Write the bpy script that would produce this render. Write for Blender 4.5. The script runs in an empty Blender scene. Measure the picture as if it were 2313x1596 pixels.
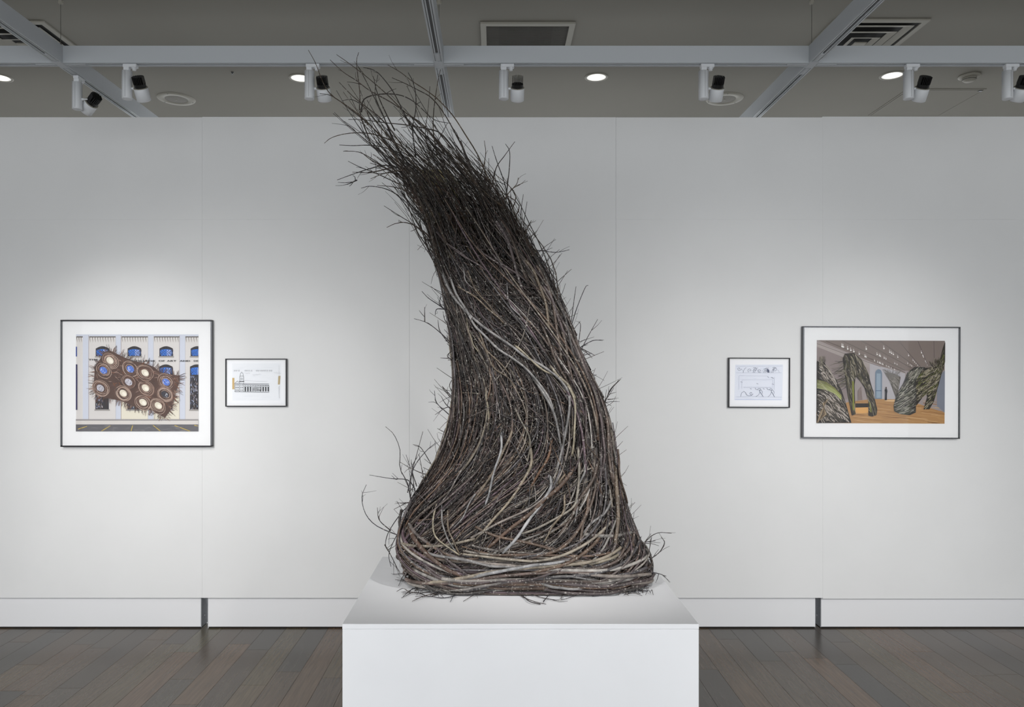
import bpy, bmesh, math, random
import numpy as np
from mathutils import Vector, Matrix
from mathutils.geometry import tessellate_polygon

random.seed(7); RNG = np.random.default_rng(7)
PI = math.pi
SC = bpy.context.scene; C = SC.collection

# ------------------------------------------------------------ camera
F = 1690.0; CX, CY = 1118.0, 830.0; H = 1.546      # focal length in px, vanishing point, eye height
WALL = 4.41                                         # distance camera -> display wall
cam_d = bpy.data.cameras.new('camera'); cam = bpy.data.objects.new('camera', cam_d); C.objects.link(cam)
cam_d.sensor_fit = 'HORIZONTAL'; cam_d.sensor_width = 36.0; cam_d.lens = 36.0 * F / 2313
cam_d.shift_x = (1156.5 - CX) / 2313; cam_d.shift_y = (CY - 798) / 2313
cam.location = (0, 0, H); cam.rotation_euler = (PI / 2, 0, 0)
SC.camera = cam

# ------------------------------------------------------------ world, lights, exposure
SC.view_settings.view_transform = 'Standard'; SC.view_settings.look = 'None'
SC.view_settings.exposure = 0.0; SC.view_settings.gamma = 1.0
SC.view_settings.use_curve_mapping = False
w = bpy.data.worlds.new('gallery'); SC.world = w; w.use_nodes = True
bg = w.node_tree.nodes['Background']; bg.inputs[0].default_value = (0.92, 0.955, 0.985, 1); bg.inputs[1].default_value = 2.5

def spot(name, loc, target, power, size_deg, blend=0.8, radius=0.04, col=(1, 0.985, 0.965)):
    l = bpy.data.lights.new(name, 'SPOT'); l.energy = power; l.spot_size = math.radians(size_deg)
    l.spot_blend = blend; l.shadow_soft_size = radius; l.color = col
    o = bpy.data.objects.new(name, l); C.objects.link(o); o.location = loc
    o.rotation_euler = (Vector(target) - Vector(loc)).to_track_quat('-Z', 'Y').to_euler()
    return o
# lamps on the next track towards the viewer (above the frame)
TRK = 1.876; TZ = 2.95
spot('picture_spot', (-2.1, TRK, TZ), (-2.15, WALL, 1.30), 86, 36, 0.9)
spot('picture_spot', (-1.2, TRK, TZ), (-1.30, WALL, 1.10), 34, 36, 1.0)
spot('picture_spot', (2.2, TRK, TZ), (2.25, WALL, 1.35), 30, 36, 0.9)
spot('picture_spot', (1.2, TRK, TZ), (1.35, WALL, 1.10), 26, 38, 1.0)
spot('sculpture_spot', (-0.75, TRK, TZ), (0.10, 3.1, 1.05), 85, 40, 1.0, 0.06)
spot('sculpture_spot', (1.05, TRK, TZ), (0.15, 3.1, 1.05), 110, 40, 1.0, 0.06)
for lx_, tx_, pw_ in ((-2.9, -1.5, 570), (2.9, 1.5, 510)):                     # unseen wide fill lamps, added to brighten the lower wall
    spot('wash_fill', (lx_, -0.9, 3.0), (tx_, 4.0, 0.1), pw_, 54, 1.0, 0.15)

# ------------------------------------------------------------ helpers
def lin(c):
    return tuple((x / 255 / 12.92) if x / 255 <= 0.04045 else ((x / 255 + 0.055) / 1.055) ** 2.4 for x in c)

def mat(name, rgb, rough=0.6, metal=0.0, spec=0.5, noise=0.0, nscale=20, bump=0.0, emit=None, estr=0):
    m = bpy.data.materials.new(name); m.use_nodes = True; nt = m.node_tree
    b = nt.nodes['Principled BSDF']; c = lin(rgb)
    b.inputs['Base Color'].default_value = (*c, 1); b.inputs['Roughness'].default_value = rough
    b.inputs['Metallic'].default_value = metal; b.inputs['Specular IOR Level'].default_value = spec
    if noise or bump:
        tc = nt.nodes.new('ShaderNodeTexCoord'); n = nt.nodes.new('ShaderNodeTexNoise')
        n.inputs['Scale'].default_value = nscale; n.inputs['Detail'].default_value = 5
        nt.links.new(tc.outputs['Object'], n.inputs['Vector'])
        if noise:
            r = nt.nodes.new('ShaderNodeValToRGB')
            r.color_ramp.elements[0].position = 0.35; r.color_ramp.elements[1].position = 0.65
            r.color_ramp.elements[0].color = tuple(x * (1 - noise) for x in c) + (1,)
            r.color_ramp.elements[1].color = tuple(min(1, x * (1 + noise)) for x in c) + (1,)
            nt.links.new(n.outputs['Fac'], r.inputs['Fac']); nt.links.new(r.outputs['Color'], b.inputs['Base Color'])
        if bump:
            bp = nt.nodes.new('ShaderNodeBump'); bp.inputs['Strength'].default_value = bump
            bp.inputs['Distance'].default_value = 0.002
            nt.links.new(n.outputs['Fac'], bp.inputs['Height']); nt.links.new(bp.outputs['Normal'], b.inputs['Normal'])
    if emit:
        b.inputs['Emission Color'].default_value = (*lin(emit), 1); b.inputs['Emission Strength'].default_value = estr
    return m

def tagp(o, label=None, cat=None, group=None, kind=None):
    if label: o['label'] = label
    if cat: o['category'] = cat
    if group: o['group'] = group
    if kind: o['kind'] = kind
    return o

def empty(name, loc=(0, 0, 0), rot=(0, 0, 0), **k):
    o = bpy.data.objects.new(name, None); C.objects.link(o); o.location = loc; o.rotation_euler = rot
    o.empty_display_size = 0.05
    return tagp(o, **k)

def link(name, me, m, parent=None, loc=None, smooth=False, **k):
    o = bpy.data.objects.new(name, me); C.objects.link(o)
    if m is not None and not me.materials: me.materials.append(m)
    if parent is not None: o.parent = parent
    if loc is not None: o.location = loc
    if smooth:
        me.polygons.foreach_set('use_smooth', [True] * len(me.polygons))
    return tagp(o, **k)

def bm_mesh(name, bm):
    bmesh.ops.recalc_face_normals(bm, faces=bm.faces)
    me = bpy.data.meshes.new(name); bm.to_mesh(me); bm.free(); return me

def box(bm, x0, x1, y0, y1, z0, z1, bev=0.0, seg=1):
    g = bmesh.ops.create_cube(bm, size=1)
    vs = g['verts']
    bmesh.ops.transform(bm, verts=vs, matrix=Matrix.Translation(((x0 + x1) / 2, (y0 + y1) / 2, (z0 + z1) / 2)) @
                        Matrix.Diagonal((x1 - x0, y1 - y0, z1 - z0, 1)))
    if bev:
        es = list({e for v in vs for e in v.link_edges})
        bmesh.ops.bevel(bm, geom=es, offset=bev, segments=seg, affect='EDGES', profile=0.5)

def lathe(bm, prof, n=28, M=Matrix.Identity(4), cap=True):
    rings = []
    for r, z in prof:
        rings.append([bm.verts.new(M @ Vector((r * math.cos(2 * PI * i / n), r * math.sin(2 * PI * i / n), z))) for i in range(n)])
    for a, b in zip(rings, rings[1:]):
        for i in range(n):
            bm.faces.new((a[i], a[(i + 1) % n], b[(i + 1) % n], b[i]))
    if cap:
        bm.faces.new(rings[0]); bm.faces.new(rings[-1])

def boxobj(name, dims, m, parent=None, bev=0.0, **k):
    bm = bmesh.new(); box(bm, *dims, bev=bev)
    return link(name, bm_mesh(name, bm), m, parent, **k)

def latheobj(name, prof, m, parent=None, n=28, M=Matrix.Identity(4), cap=True, smooth=False, **k):
    bm = bmesh.new(); lathe(bm, prof, n, M, cap)
    o = link(name, bm_mesh(name, bm), m, parent, **k)
    if smooth:
        o.data.polygons.foreach_set('use_smooth', [len(p.vertices) == 4 for p in o.data.polygons])
    return o

# ------------------------------------------------------------ materials
M_wall = mat('wall_paint', (226, 226, 226), 0.65, noise=0.012, nscale=3, bump=0.05)
M_base = mat('base_paint', (228, 228, 230), 0.6)
M_plinth = mat('plinth_paint', (226, 227, 230), 0.55, noise=0.01, nscale=5, bump=0.03)
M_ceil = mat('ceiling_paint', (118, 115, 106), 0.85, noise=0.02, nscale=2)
M_room = mat('room_paint', (200, 200, 198), 0.8)
M_dark = mat('dark_steel', (150, 152, 156), 0.5, metal=0.0, noise=0.1, nscale=60)
M_black = mat('black_metal', (16, 16, 17), 0.4)
M_white = mat('white_metal', (205, 207, 210), 0.42)
M_beam = mat('beam_paint', (176, 180, 184), 0.5)
M_groove = mat('track_groove', (70, 70, 70), 0.5)
M_spk = mat('speaker_plastic', (134, 131, 121), 0.7)
M_mesh = mat('speaker_mesh', (112, 109, 102), 0.8, noise=0.2, nscale=600)
M_ventin = mat('vent_inside', (70, 68, 63), 0.9)
M_duct = mat('duct_black', (22, 22, 21), 0.9)
M_lamp = mat('lamp_diffuser', (255, 250, 240), 0.5, emit=(255, 250, 238), estr=0.9)
M_lampin = mat('lamp_reflector', (225, 222, 214), 0.3, metal=0.3)
M_fr = mat('frame_black', (38, 38, 41), 0.3, metal=0.6)
M_frg = mat('frame_gunmetal', (92, 93, 96), 0.25, metal=0.85)
M_matb = mat('mat_board', (231, 231, 232), 0.8)
M_ply = mat('plywood', (196, 184, 142), 0.7, noise=0.12, nscale=14)
M_cable = mat('cable', (95, 93, 88), 0.4, metal=0.6)

def vcol_mat(name, rough=0.7, lichen=False):
    m = bpy.data.materials.new(name); m.use_nodes = True; nt = m.node_tree; b = nt.nodes['Principled BSDF']
    a = nt.nodes.new('ShaderNodeAttribute'); a.attribute_name = 'tint'
    b.inputs['Roughness'].default_value = rough
    if not lichen:
        nt.links.new(a.outputs['Color'], b.inputs['Base Color']); b.inputs['Specular IOR Level'].default_value = 0.2
        return m
    tc = nt.nodes.new('ShaderNodeTexCoord')
    n1 = nt.nodes.new('ShaderNodeTexNoise'); n1.inputs['Scale'].default_value = 30; n1.inputs['Detail'].default_value = 4
    n2 = nt.nodes.new('ShaderNodeTexNoise'); n2.inputs['Scale'].default_value = 130; n2.inputs['Detail'].default_value = 2
    nt.links.new(tc.outputs['Object'], n1.inputs['Vector']); nt.links.new(tc.outputs['Object'], n2.inputs['Vector'])
    r1 = nt.nodes.new('ShaderNodeMapRange'); r1.inputs[1].default_value = 0.3; r1.inputs[2].default_value = 0.7
    r1.inputs[3].default_value = 0.40; r1.inputs[4].default_value = 1.12
    nt.links.new(n1.outputs['Fac'], r1.inputs[0])
    mul = nt.nodes.new('ShaderNodeVectorMath'); mul.operation = 'SCALE'
    nt.links.new(a.outputs['Color'], mul.inputs[0]); nt.links.new(r1.outputs[0], mul.inputs['Scale'])
    r2 = nt.nodes.new('ShaderNodeMapRange'); r2.inputs[1].default_value = 0.60; r2.inputs[2].default_value = 0.68
    r2.inputs[4].default_value = 0.55
    nt.links.new(n2.outputs['Fac'], r2.inputs[0])
    mx = nt.nodes.new('ShaderNodeMix'); mx.data_type = 'RGBA'
    nt.links.new(r2.outputs[0], mx.inputs[0]); nt.links.new(mul.outputs[0], mx.inputs[6])
    mx.inputs[7].default_value = (*lin((176, 172, 164)), 1)
    nt.links.new(mx.outputs[2], b.inputs['Base Color'])
    bp = nt.nodes.new('ShaderNodeBump'); bp.inputs['Strength'].default_value = 0.5; bp.inputs['Distance'].default_value = 0.001
    nt.links.new(n2.outputs['Fac'], bp.inputs['Height']); nt.links.new(bp.outputs['Normal'], b.inputs['Normal'])
    return m
M_bark = vcol_mat('bark', 0.55, True)
M_print = vcol_mat('ink_print', 0.6)

def floor_mat():
    m = bpy.data.materials.new('dark_wood'); m.use_nodes = True; nt = m.node_tree; b = nt.nodes['Principled BSDF']
    oi = nt.nodes.new('ShaderNodeObjectInfo'); ge = nt.nodes.new('ShaderNodeNewGeometry')
    ad = nt.nodes.new('ShaderNodeMath'); ad.operation = 'ADD'
    nt.links.new(oi.outputs['Random'], ad.inputs[0]); nt.links.new(ge.outputs['Random Per Island'], ad.inputs[1])
    fr = nt.nodes.new('ShaderNodeMath'); fr.operation = 'FRACT'; nt.links.new(ad.outputs[0], fr.inputs[0])
    ramp = nt.nodes.new('ShaderNodeValToRGB'); e = ramp.color_ramp.elements
    cols = [(0, (60, 57, 54)), (0.3, (84, 69, 53)), (0.55, (68, 64, 58)), (0.8, (92, 73, 56)), (1, (80, 74, 56))]
    e[0].position = 0; e[0].color = (*lin(cols[0][1]), 1); e[1].position = 1; e[1].color = (*lin(cols[-1][1]), 1)
    for p, c in cols[1:-1]:
        q = e.new(p); q.color = (*lin(c), 1)
    nt.links.new(fr.outputs[0], ramp.inputs[0])
    mp = nt.nodes.new('ShaderNodeMapping'); mp.inputs['Scale'].default_value = (60, 3.5, 10)
    gp = nt.nodes.new('ShaderNodeNewGeometry'); nt.links.new(gp.outputs['Position'], mp.inputs['Vector'])
    n = nt.nodes.new('ShaderNodeTexNoise'); n.inputs['Scale'].default_value = 1.3; n.inputs['Detail'].default_value = 6
    n.inputs['Distortion'].default_value = 0.6
    nt.links.new(mp.outputs[0], n.inputs['Vector'])
    mr = nt.nodes.new('ShaderNodeMapRange'); mr.inputs[1].default_value = 0.3; mr.inputs[2].default_value = 0.7
    mr.inputs[3].default_value = 0.78; mr.inputs[4].default_value = 1.22
    nt.links.new(n.outputs['Fac'], mr.inputs[0])
    mul = nt.nodes.new('ShaderNodeVectorMath'); mul.operation = 'SCALE'
    nt.links.new(ramp.outputs['Color'], mul.inputs[0]); nt.links.new(mr.outputs[0], mul.inputs['Scale'])
    nt.links.new(mul.outputs[0], b.inputs['Base Color'])
    b.inputs['Roughness'].default_value = 0.26
    bp = nt.nodes.new('ShaderNodeBump'); bp.inputs['Strength'].default_value = 0.25; bp.inputs['Distance'].default_value = 0.001
    nt.links.new(n.outputs['Fac'], bp.inputs['Height']); nt.links.new(bp.outputs['Normal'], b.inputs['Normal'])
    return m
M_floor = floor_mat()

def glass_mat():
    m = bpy.data.materials.new('picture_glass'); m.use_nodes = True; nt = m.node_tree
    nt.nodes.remove(nt.nodes['Principled BSDF']); out = nt.nodes['Material Output']
    t = nt.nodes.new('ShaderNodeBsdfTransparent'); g = nt.nodes.new('ShaderNodeBsdfGlossy'); g.inputs['Roughness'].default_value = 0.02
    fr = nt.nodes.new('ShaderNodeFresnel'); fr.inputs[0].default_value = 1.2
    mx = nt.nodes.new('ShaderNodeMixShader')
    nt.links.new(fr.outputs[0], mx.inputs[0]); nt.links.new(t.outputs[0], mx.inputs[1]); nt.links.new(g.outputs[0], mx.inputs[2])
    nt.links.new(mx.outputs[0], out.inputs['Surface'])
    return m
M_glass = glass_mat()

# ------------------------------------------------------------ floor: slab + single planks
floor = boxobj('floor', (-6.5, 6.5, -3.0, 9.0, -0.10, -0.014), M_floor, kind='structure')
PW = 0.1253
def plank_mesh(L):
    bm = bmesh.new(); box(bm, -PW / 2 + 0.0004, PW / 2 - 0.0004, 0, L - 0.0008, -0.014, 0)
    top = [e for e in bm.edges if all(v.co.z > -0.001 for v in e.verts)]
    bmesh.ops.bevel(bm, geom=top, offset=0.0007, segments=1, affect='EDGES')
    return bm_mesh('plank', bm)
plank_cache = {}
rest = bmesh.new()
rf = random.Random(3)
cols_n = int(13.0 / PW)
for i in range(cols_n):
    x = -6.5 + PW * (i + 0.5) - 0.002
    if x + PW / 2 > 6.5: break
    y = -3.0 - rf.random() * 0.9
    while y < 9.0:
        L = rf.choice((0.6, 0.75, 0.9, 1.05, 1.2))
        y0, y1 = max(y, -3.0), min(y + L, 9.0)
        if y1 - y0 > 0.03:
            seen = abs(x) < 3.4 and y1 > 3.1 and y0 < 4.62
            if seen:
                key = round(y1 - y0, 3)
                if key not in plank_cache: plank_cache[key] = plank_mesh(y1 - y0)
                link('plank', plank_cache[key], M_floor, floor, (x, y0, 0))
            else:
                box(rest, x - PW / 2 + 0.0004, x + PW / 2 - 0.0004, y0, y1 - 0.0008, -0.014, 0)
        y += L
link('plank_field', bm_mesh('plank_field', rest), M_floor, floor, kind='stuff')

# ------------------------------------------------------------ room shell
CZ = H + 1.84                                  # ceiling height
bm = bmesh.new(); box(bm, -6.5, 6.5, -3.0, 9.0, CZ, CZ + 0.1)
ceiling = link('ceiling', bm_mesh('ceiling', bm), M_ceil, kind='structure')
boxobj('wall_left', (-6.6, -6.5, -3.0, 9.0, -0.1, CZ + 0.1), M_room, kind='structure')
boxobj('wall_right', (6.5, 6.6, -3.0, 9.0, -0.1, CZ + 0.1), M_room, kind='structure')

# display wall of movable panels
seams = [-4.166, -2.947, -1.726, -0.504, 0.713, 1.932, 3.151, 4.37]
WT = 3.022; WB = 0.190; HS = H + (830 - 495) / 383.2
wall = boxobj('wall_back', (-4.16, 4.36, WALL + 0.02, WALL + 0.11, WB, WT - 0.004), M_wall, kind='structure')
steps = [0.0, 0.0, 0.002, 0.0, -0.001, 0.004, -0.002]
for i in range(7):
    x0, x1 = seams[i] + 0.0003, seams[i + 1] - 0.0003
    dy = (0.0, 0.0006, 0.0, 0.0007, 0.0, 0.0008, 0.0)[i]
    bb = WB + (0.0, 0.0, 0.0, 0.0, 0.0, -0.005, -0.005)[i]
    boxobj('panel', (x0, x1, WALL + dy, WALL + 0.0205, bb, HS - 0.0002), M_wall, wall, bev=0.0004)
    boxobj('panel', (x0, x1, WALL + dy + 0.0014, WALL + 0.0205, HS + 0.0002, WT + steps[i]), M_wall, wall, bev=0.0004)
# base boxes below
for x0, x1, el, er in ((-4.16, -1.747, 0, 1), (-1.704, 1.902, 1, 1), (1.938, 4.36, 1, 0)):
    b = boxobj('baseboard_back', (x0, x1, WALL + 0.034, WALL + 0.14, 0.008, WB), M_base, kind='structure', bev=0.001)
    boxobj('shadow_gap', (x0 + 0.002, x1 - 0.002, WALL + 0.042, WALL + 0.13, 0.0, 0.0085), M_duct, b)
    for f, xx in ((el, x0), (er, x1)):
        if f:
            s = -1 if xx == x0 else 1
            pl = boxobj('end_plate', (min(xx, xx + s * 0.003), max(xx, xx + s * 0.003), WALL + 0.036, WALL + 0.14, 0.004, WB), M_dark, b, label='dark grey metal end plate')
            for zz in (0.06, 0.165):
                Mx = Matrix.Translation((xx + s * 0.003, WALL + 0.085, zz)) @ Matrix.Rotation(s * PI / 2, 4, 'Y')
                latheobj('screw', [(0.005, 0), (0.005, 0.0015), (0.002, 0.0025)], M_white, pl, 10, Mx)

# ------------------------------------------------------------ ceiling fittings
def cpt(px, py):                               # point on the ceiling seen at a pixel
    s = (CY - py) / 1.84
    return (px - CX) / s, F / s
def downlight(px, py, label):
    x, y = cpt(px, py)
    t = empty('downlight', (x, y, CZ), label=label, cat='ceiling light', group='round recessed downlights in the ceiling')
    latheobj('trim_ring', [(0.060, 0.0005), (0.060, -0.004), (0.066, -0.005), (0.074, -0.003), (0.075, 0.0005)], M_spk, t, 40, cap=False, smooth=True)
    latheobj('reflector', [(0.0605, -0.0035), (0.052, -0.0022)], M_lampin, t, 40, cap=False)
    latheobj('diffuser', [(0.0602, -0.0012), (0.03, -0.0016), (0.001, -0.0018)], M_lamp, t, 40)
    return t
downlight(0, 175, 'lit round downlight cut by the left edge of the photo')
downlight(679, 176, 'lit round downlight half hidden behind the second track spotlight along the cross beam')
downlight(1347, 174, 'lit round downlight in clear view right of the centre spotlight')
downlight(2015, 170, 'lit round downlight beside the spotlight nearest the smoke detector')

def speaker(px, py, label):
    x, y = cpt(px, py)
    t = empty('ceiling_speaker', (x, y, CZ), label=label, cat='speaker', group='flush round ceiling speakers')
    latheobj('bezel', [(0.072, 0.0), (0.074, -0.005), (0.10, -0.006), (0.122, -0.004), (0.125, 0.0)], M_spk, t, 44, cap=False, smooth=True)
    latheobj('grille', [(0.0738, -0.0035), (0.04, -0.0055), (0.001, -0.006)], M_mesh, t, 40)
    latheobj('emblem', [(0.006, -0.0055), (0.006, -0.008), (0.003, -0.0085)], M_spk, t, 12)
    for a in (0.6, 2.7, 4.6):
        latheobj('screw', [(0.003, -0.0055), (0.003, -0.0075)], M_groove, t, 8, Matrix.Translation((0.108 * math.cos(a), 0.108 * math.sin(a), 0)))
speaker(398, 223, 'flush round ceiling speaker right of the left diagonal beam')
speaker(1637, 223, 'flush round ceiling speaker behind the spotlight left of the right diagonal beam')

x, y = cpt(2189, 171)
t = empty('smoke_detector', (x, y, CZ), label='small round white smoke detector between the two rightmost spotlights', cat='smoke detector')
latheobj('base', [(0.062, 0), (0.062, -0.008), (0.05, -0.014)], M_spk, t, 36, smooth=True)
latheobj('sensor_head', [(0.042, -0.013), (0.040, -0.026), (0.028, -0.036), (0.005, -0.038)], M_spk, t, 32, smooth=True)
latheobj('vent_slot', [(0.0405, -0.024), (0.0395, -0.0275)], M_duct, t, 32, cap=False)
x, y = cpt(525, 163)
latheobj('sprinkler_head', [(0.008, 0), (0.008, -0.004), (0.004, -0.006), (0.004, -0.012), (0.007, -0.013)], M_groove, None, 14,
         loc=(x, y, CZ), label='tiny dark sprinkler head on the ceiling right of the leftmost cross beam spotlight', cat='sprinkler')

# access hatch
t = empty('access_hatch', (2.985, 5.2, CZ), label='flush square access hatch in the ceiling at right', cat='hatch')
def ring_frame(name, hx, hy, wd, z0, z1, m, parent, **k):
    bm = bmesh.new()
    box(bm, -hx, hx, -hy, -hy + wd, z0, z1); box(bm, -hx, hx, hy - wd, hy, z0, z1)
    box(bm, -hx, -hx + wd, -hy + wd, hy - wd, z0, z1); box(bm, hx - wd, hx, -hy + wd, hy - wd, z0, z1)
    return link(name, bm_mesh(name, bm), m, parent, **k)
ring_frame('hatch_frame', 0.262, 0.262, 0.012, -0.003, 0.0, M_ceil, t)
boxobj('door', (-0.246, 0.246, -0.246, 0.246, -0.004, 0.0), M_ceil, t, bev=0.001)
boxobj('latch', (0.225, 0.245, -0.245, -0.225, -0.008, -0.003), M_groove, t)
ring_frame('gap', 0.2505, 0.2505, 0.0045, -0.0012, 0.0, M_ventin, t)

# return grille in the middle
gx0, gx1, gy0, gy1 = -0.078, 0.43, 3.984, 4.53
t = empty('return_grille', ((gx0 + gx1) / 2, (gy0 + gy1) / 2, CZ), label='square return air grille above the cross beam near the middle', cat='vent')
hx, hy = (gx1 - gx0) / 2, (gy1 - gy0) / 2
ring_frame('grille_frame', hx, hy, 0.031, -0.010, 0.0, M_spk, t)
boxobj('filter_mesh', (-hx + 0.033, hx - 0.033, -hy + 0.033, hy - 0.033, -0.002, 0.0), M_ventin, t)
boxobj('duct_opening', (-hx + 0.10, hx - 0.115, -hy + 0.05, hy - 0.05, -0.003, -0.002), mat('duct_dark', (47, 46, 42), 0.9), t)
bm = bmesh.new()
for i in range(44):
    yy = -hy + 0.036 + i * (2 * hy - 0.072) / 43
    box(bm, -hx + 0.031, hx - 0.031, yy - 0.0007, yy + 0.0007, -0.006, -0.003)
link('louvre_blades', bm_mesh('louvre_blades', bm), mat('louvre', (92, 90, 84), 0.7), t, kind='stuff')

def diffuser(x0, x1, y0, y1, label):
    t = empty('supply_diffuser', ((x0 + x1) / 2, (y0 + y1) / 2, CZ), label=label, cat='vent', group='square stepped air diffusers')
    hx, hy = (x1 - x0) / 2, (y1 - y0) / 2
    ring_frame('outer_frame', hx, hy, 0.03, -0.008, 0, M_spk, t)
    boxobj('duct_opening', (-hx + 0.03, hx - 0.03, -hy + 0.03, hy - 0.03, -0.001, 0), M_duct, t)
    for k, (ins, wd, z) in enumerate(((0.055, 0.038, -0.006), (0.115, 0.036, -0.012), (0.175, 0.03, -0.018))):
        bm = bmesh.new()
        n = []
        for (a, zz) in ((hx - ins, z - 0.006), (hx - ins - wd, z + 0.004)):
            b_ = a + hy - hx
            n.append([bm.verts.new((sx * a, sy * b_, zz)) for sx, sy in ((-1, -1), (1, -1), (1, 1), (-1, 1))])
            n.append([bm.verts.new((sx * a, sy * b_, zz + 0.002)) for sx, sy in ((-1, -1), (1, -1), (1, 1), (-1, 1))])
        for q in range(4):
            r = (q + 1) % 4
            for (A, B) in ((n[0], n[2]), (n[1], n[3]), (n[0], n[1]), (n[2], n[3])):
                bm.faces.new((A[q], A[r], B[r], B[q]))
        link('cone_ring', bm_mesh('cone_ring', bm), M_spk, t)
    boxobj('centre_plate', (-0.035, 0.035, -0.045, 0.045, -0.028, -0.020), M_spk, t, bev=0.003)
diffuser(1.79, 2.30, 3.948, 4.50, 'stepped square air diffuser beside the right diagonal beam')
diffuser(-2.905, -2.393, 3.97, 4.50, 'stepped square air diffuser behind the left diagonal beam')

# ------------------------------------------------------------ suspended track beams
BB = H + 1.52; BT = BB + 0.085; BW = 0.024; GY = 3.756      # underside, top, half width, distance of the cross beam
def beam_mesh(length, axis):
    """box channel with a slotted underside; runs 0..length along axis"""
    bm = bmesh.new()
    prof = [(-BW, BT), (BW, BT), (BW, BB), (0.016, BB), (0.016, BB + 0.004), (0.0125, BB + 0.004), (0.0125, BB), (0.0065, BB),
            (0.0065, BB + 0.010), (-0.0065, BB + 0.010), (-0.0065, BB), (-0.0125, BB), (-0.0125, BB + 0.004), (-0.016, BB + 0.004), (-0.016, BB), (-BW, BB)]
    A = []; B = []
    for u, z in prof:
        if axis == 'x': A.append(bm.verts.new((0, u, z))); B.append(bm.verts.new((length, u, z)))
        else: A.append(bm.verts.new((u, 0, z))); B.append(bm.verts.new((u, length, z)))
    n = len(prof)
    for i in range(n): bm.faces.new((A[i], A[(i + 1) % n], B[(i + 1) % n], B[i]))
    bm.faces.new(A); bm.faces.new(B)
    return bm_mesh('beam', bm)
bx = [-4.06, -2.18, -0.281, 1.590, 3.47]
def strip(name, parent, axis, u0, u1, c0, c1, z0, z1, m, **k):
    d = (u0, u1, c0, c1, z0, z1) if axis == 'x' else (c0, c1, u0, u1, z0, z1)
    return boxobj(name, d, m, parent, **k)
deep_labels = {1: 'white track beam running into depth at left, carrying one spotlight',
               2: 'white track beam running into depth at the centre behind the twig crown',
               3: 'white track beam running into depth at right beside the air diffuser'}
for i, X in enumerate(bx):
    if i in (0, 4): continue
    y0, y1 = -1.2, 6.2
    t = empty('track_beam', (X, y0, 0), label=deep_labels[i], cat='track beam', group='beams running into depth')
    link('beam_housing', beam_mesh(y1 - y0, 'y'), M_beam, t)
    jy = GY - y0
    for a, b in ((0.0, jy - 0.13), (jy + 0.13, y1 - y0)):
        strip('track_slot', t, 'y', a, b, -0.0063, 0.0063, BB + 0.007, BB + 0.0098, M_groove)
        for sx in (-0.0143, 0.0143):
            strip('conductor_groove', t, 'y', a, b, sx - 0.0016, sx + 0.0016, BB + 0.002, BB + 0.0039, M_groove)
    strip('joiner_plate', t, 'y', jy - 0.04, jy + 0.04, -0.02, 0.02, BB - 0.0015, BB + 0.001, M_beam)
    strip('joiner_cover', t, 'y', jy - 0.125, jy - 0.045, -0.008, 0.008, BB - 0.001, BB + 0.009, M_beam)
    strip('joiner_cover', t, 'y', jy + 0.045, jy + 0.125, -0.008, 0.008, BB - 0.001, BB + 0.009, M_beam)
    c = latheobj('suspension_cable', [(0.0013, BT), (0.0013, CZ)], M_cable, t, 8, Matrix.Translation((0, jy + 0.0, 0)))
    latheobj('cable_gripper', [(0.005, BT), (0.005, BT + 0.02), (0.002, BT + 0.026)], M_cable, c, 12, Matrix.Translation((0, jy, 0)))
    latheobj('ceiling_cup', [(0.012, CZ), (0.012, CZ - 0.012), (0.006, CZ - 0.018)], M_spk, c, 16, Matrix.Translation((0, jy, 0)))
cross_labels = ['leftmost section of the cross beam, cut by the left edge of the photo', 'cross beam section between the left and centre diagonal beams',
                'cross beam section between the centre and right diagonal beams', 'rightmost section of the cross beam, cut by the right edge of the photo']
for i in range(4):
    x0, x1 = bx[i] + BW + 0.0005, bx[i + 1] - BW - 0.0005
    t = empty('cross_beam', (x0, GY, 0), label=cross_labels[i] + ', white painted metal', cat='track beam', group='sections of the cross beam')
    L = x1 - x0
    link('beam_housing', beam_mesh(L, 'x'), M_beam, t)
    strip('track_slot', t, 'x', 0.12, L - 0.12, -0.0063, 0.0063, BB + 0.007, BB + 0.0098, M_groove)
    for sx in (-0.0143, 0.0143):
        strip('conductor_groove', t, 'x', 0.02, L - 0.02, sx - 0.0016, sx + 0.0016, BB + 0.002, BB + 0.0039, M_groove)
    strip('joiner_cover', t, 'x', 0.0, 0.10, -0.008, 0.008, BB - 0.001, BB + 0.009, M_beam)
    strip('joiner_cover', t, 'x', L - 0.10, L, -0.008, 0.008, BB - 0.001, BB + 0.009, M_beam)

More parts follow.
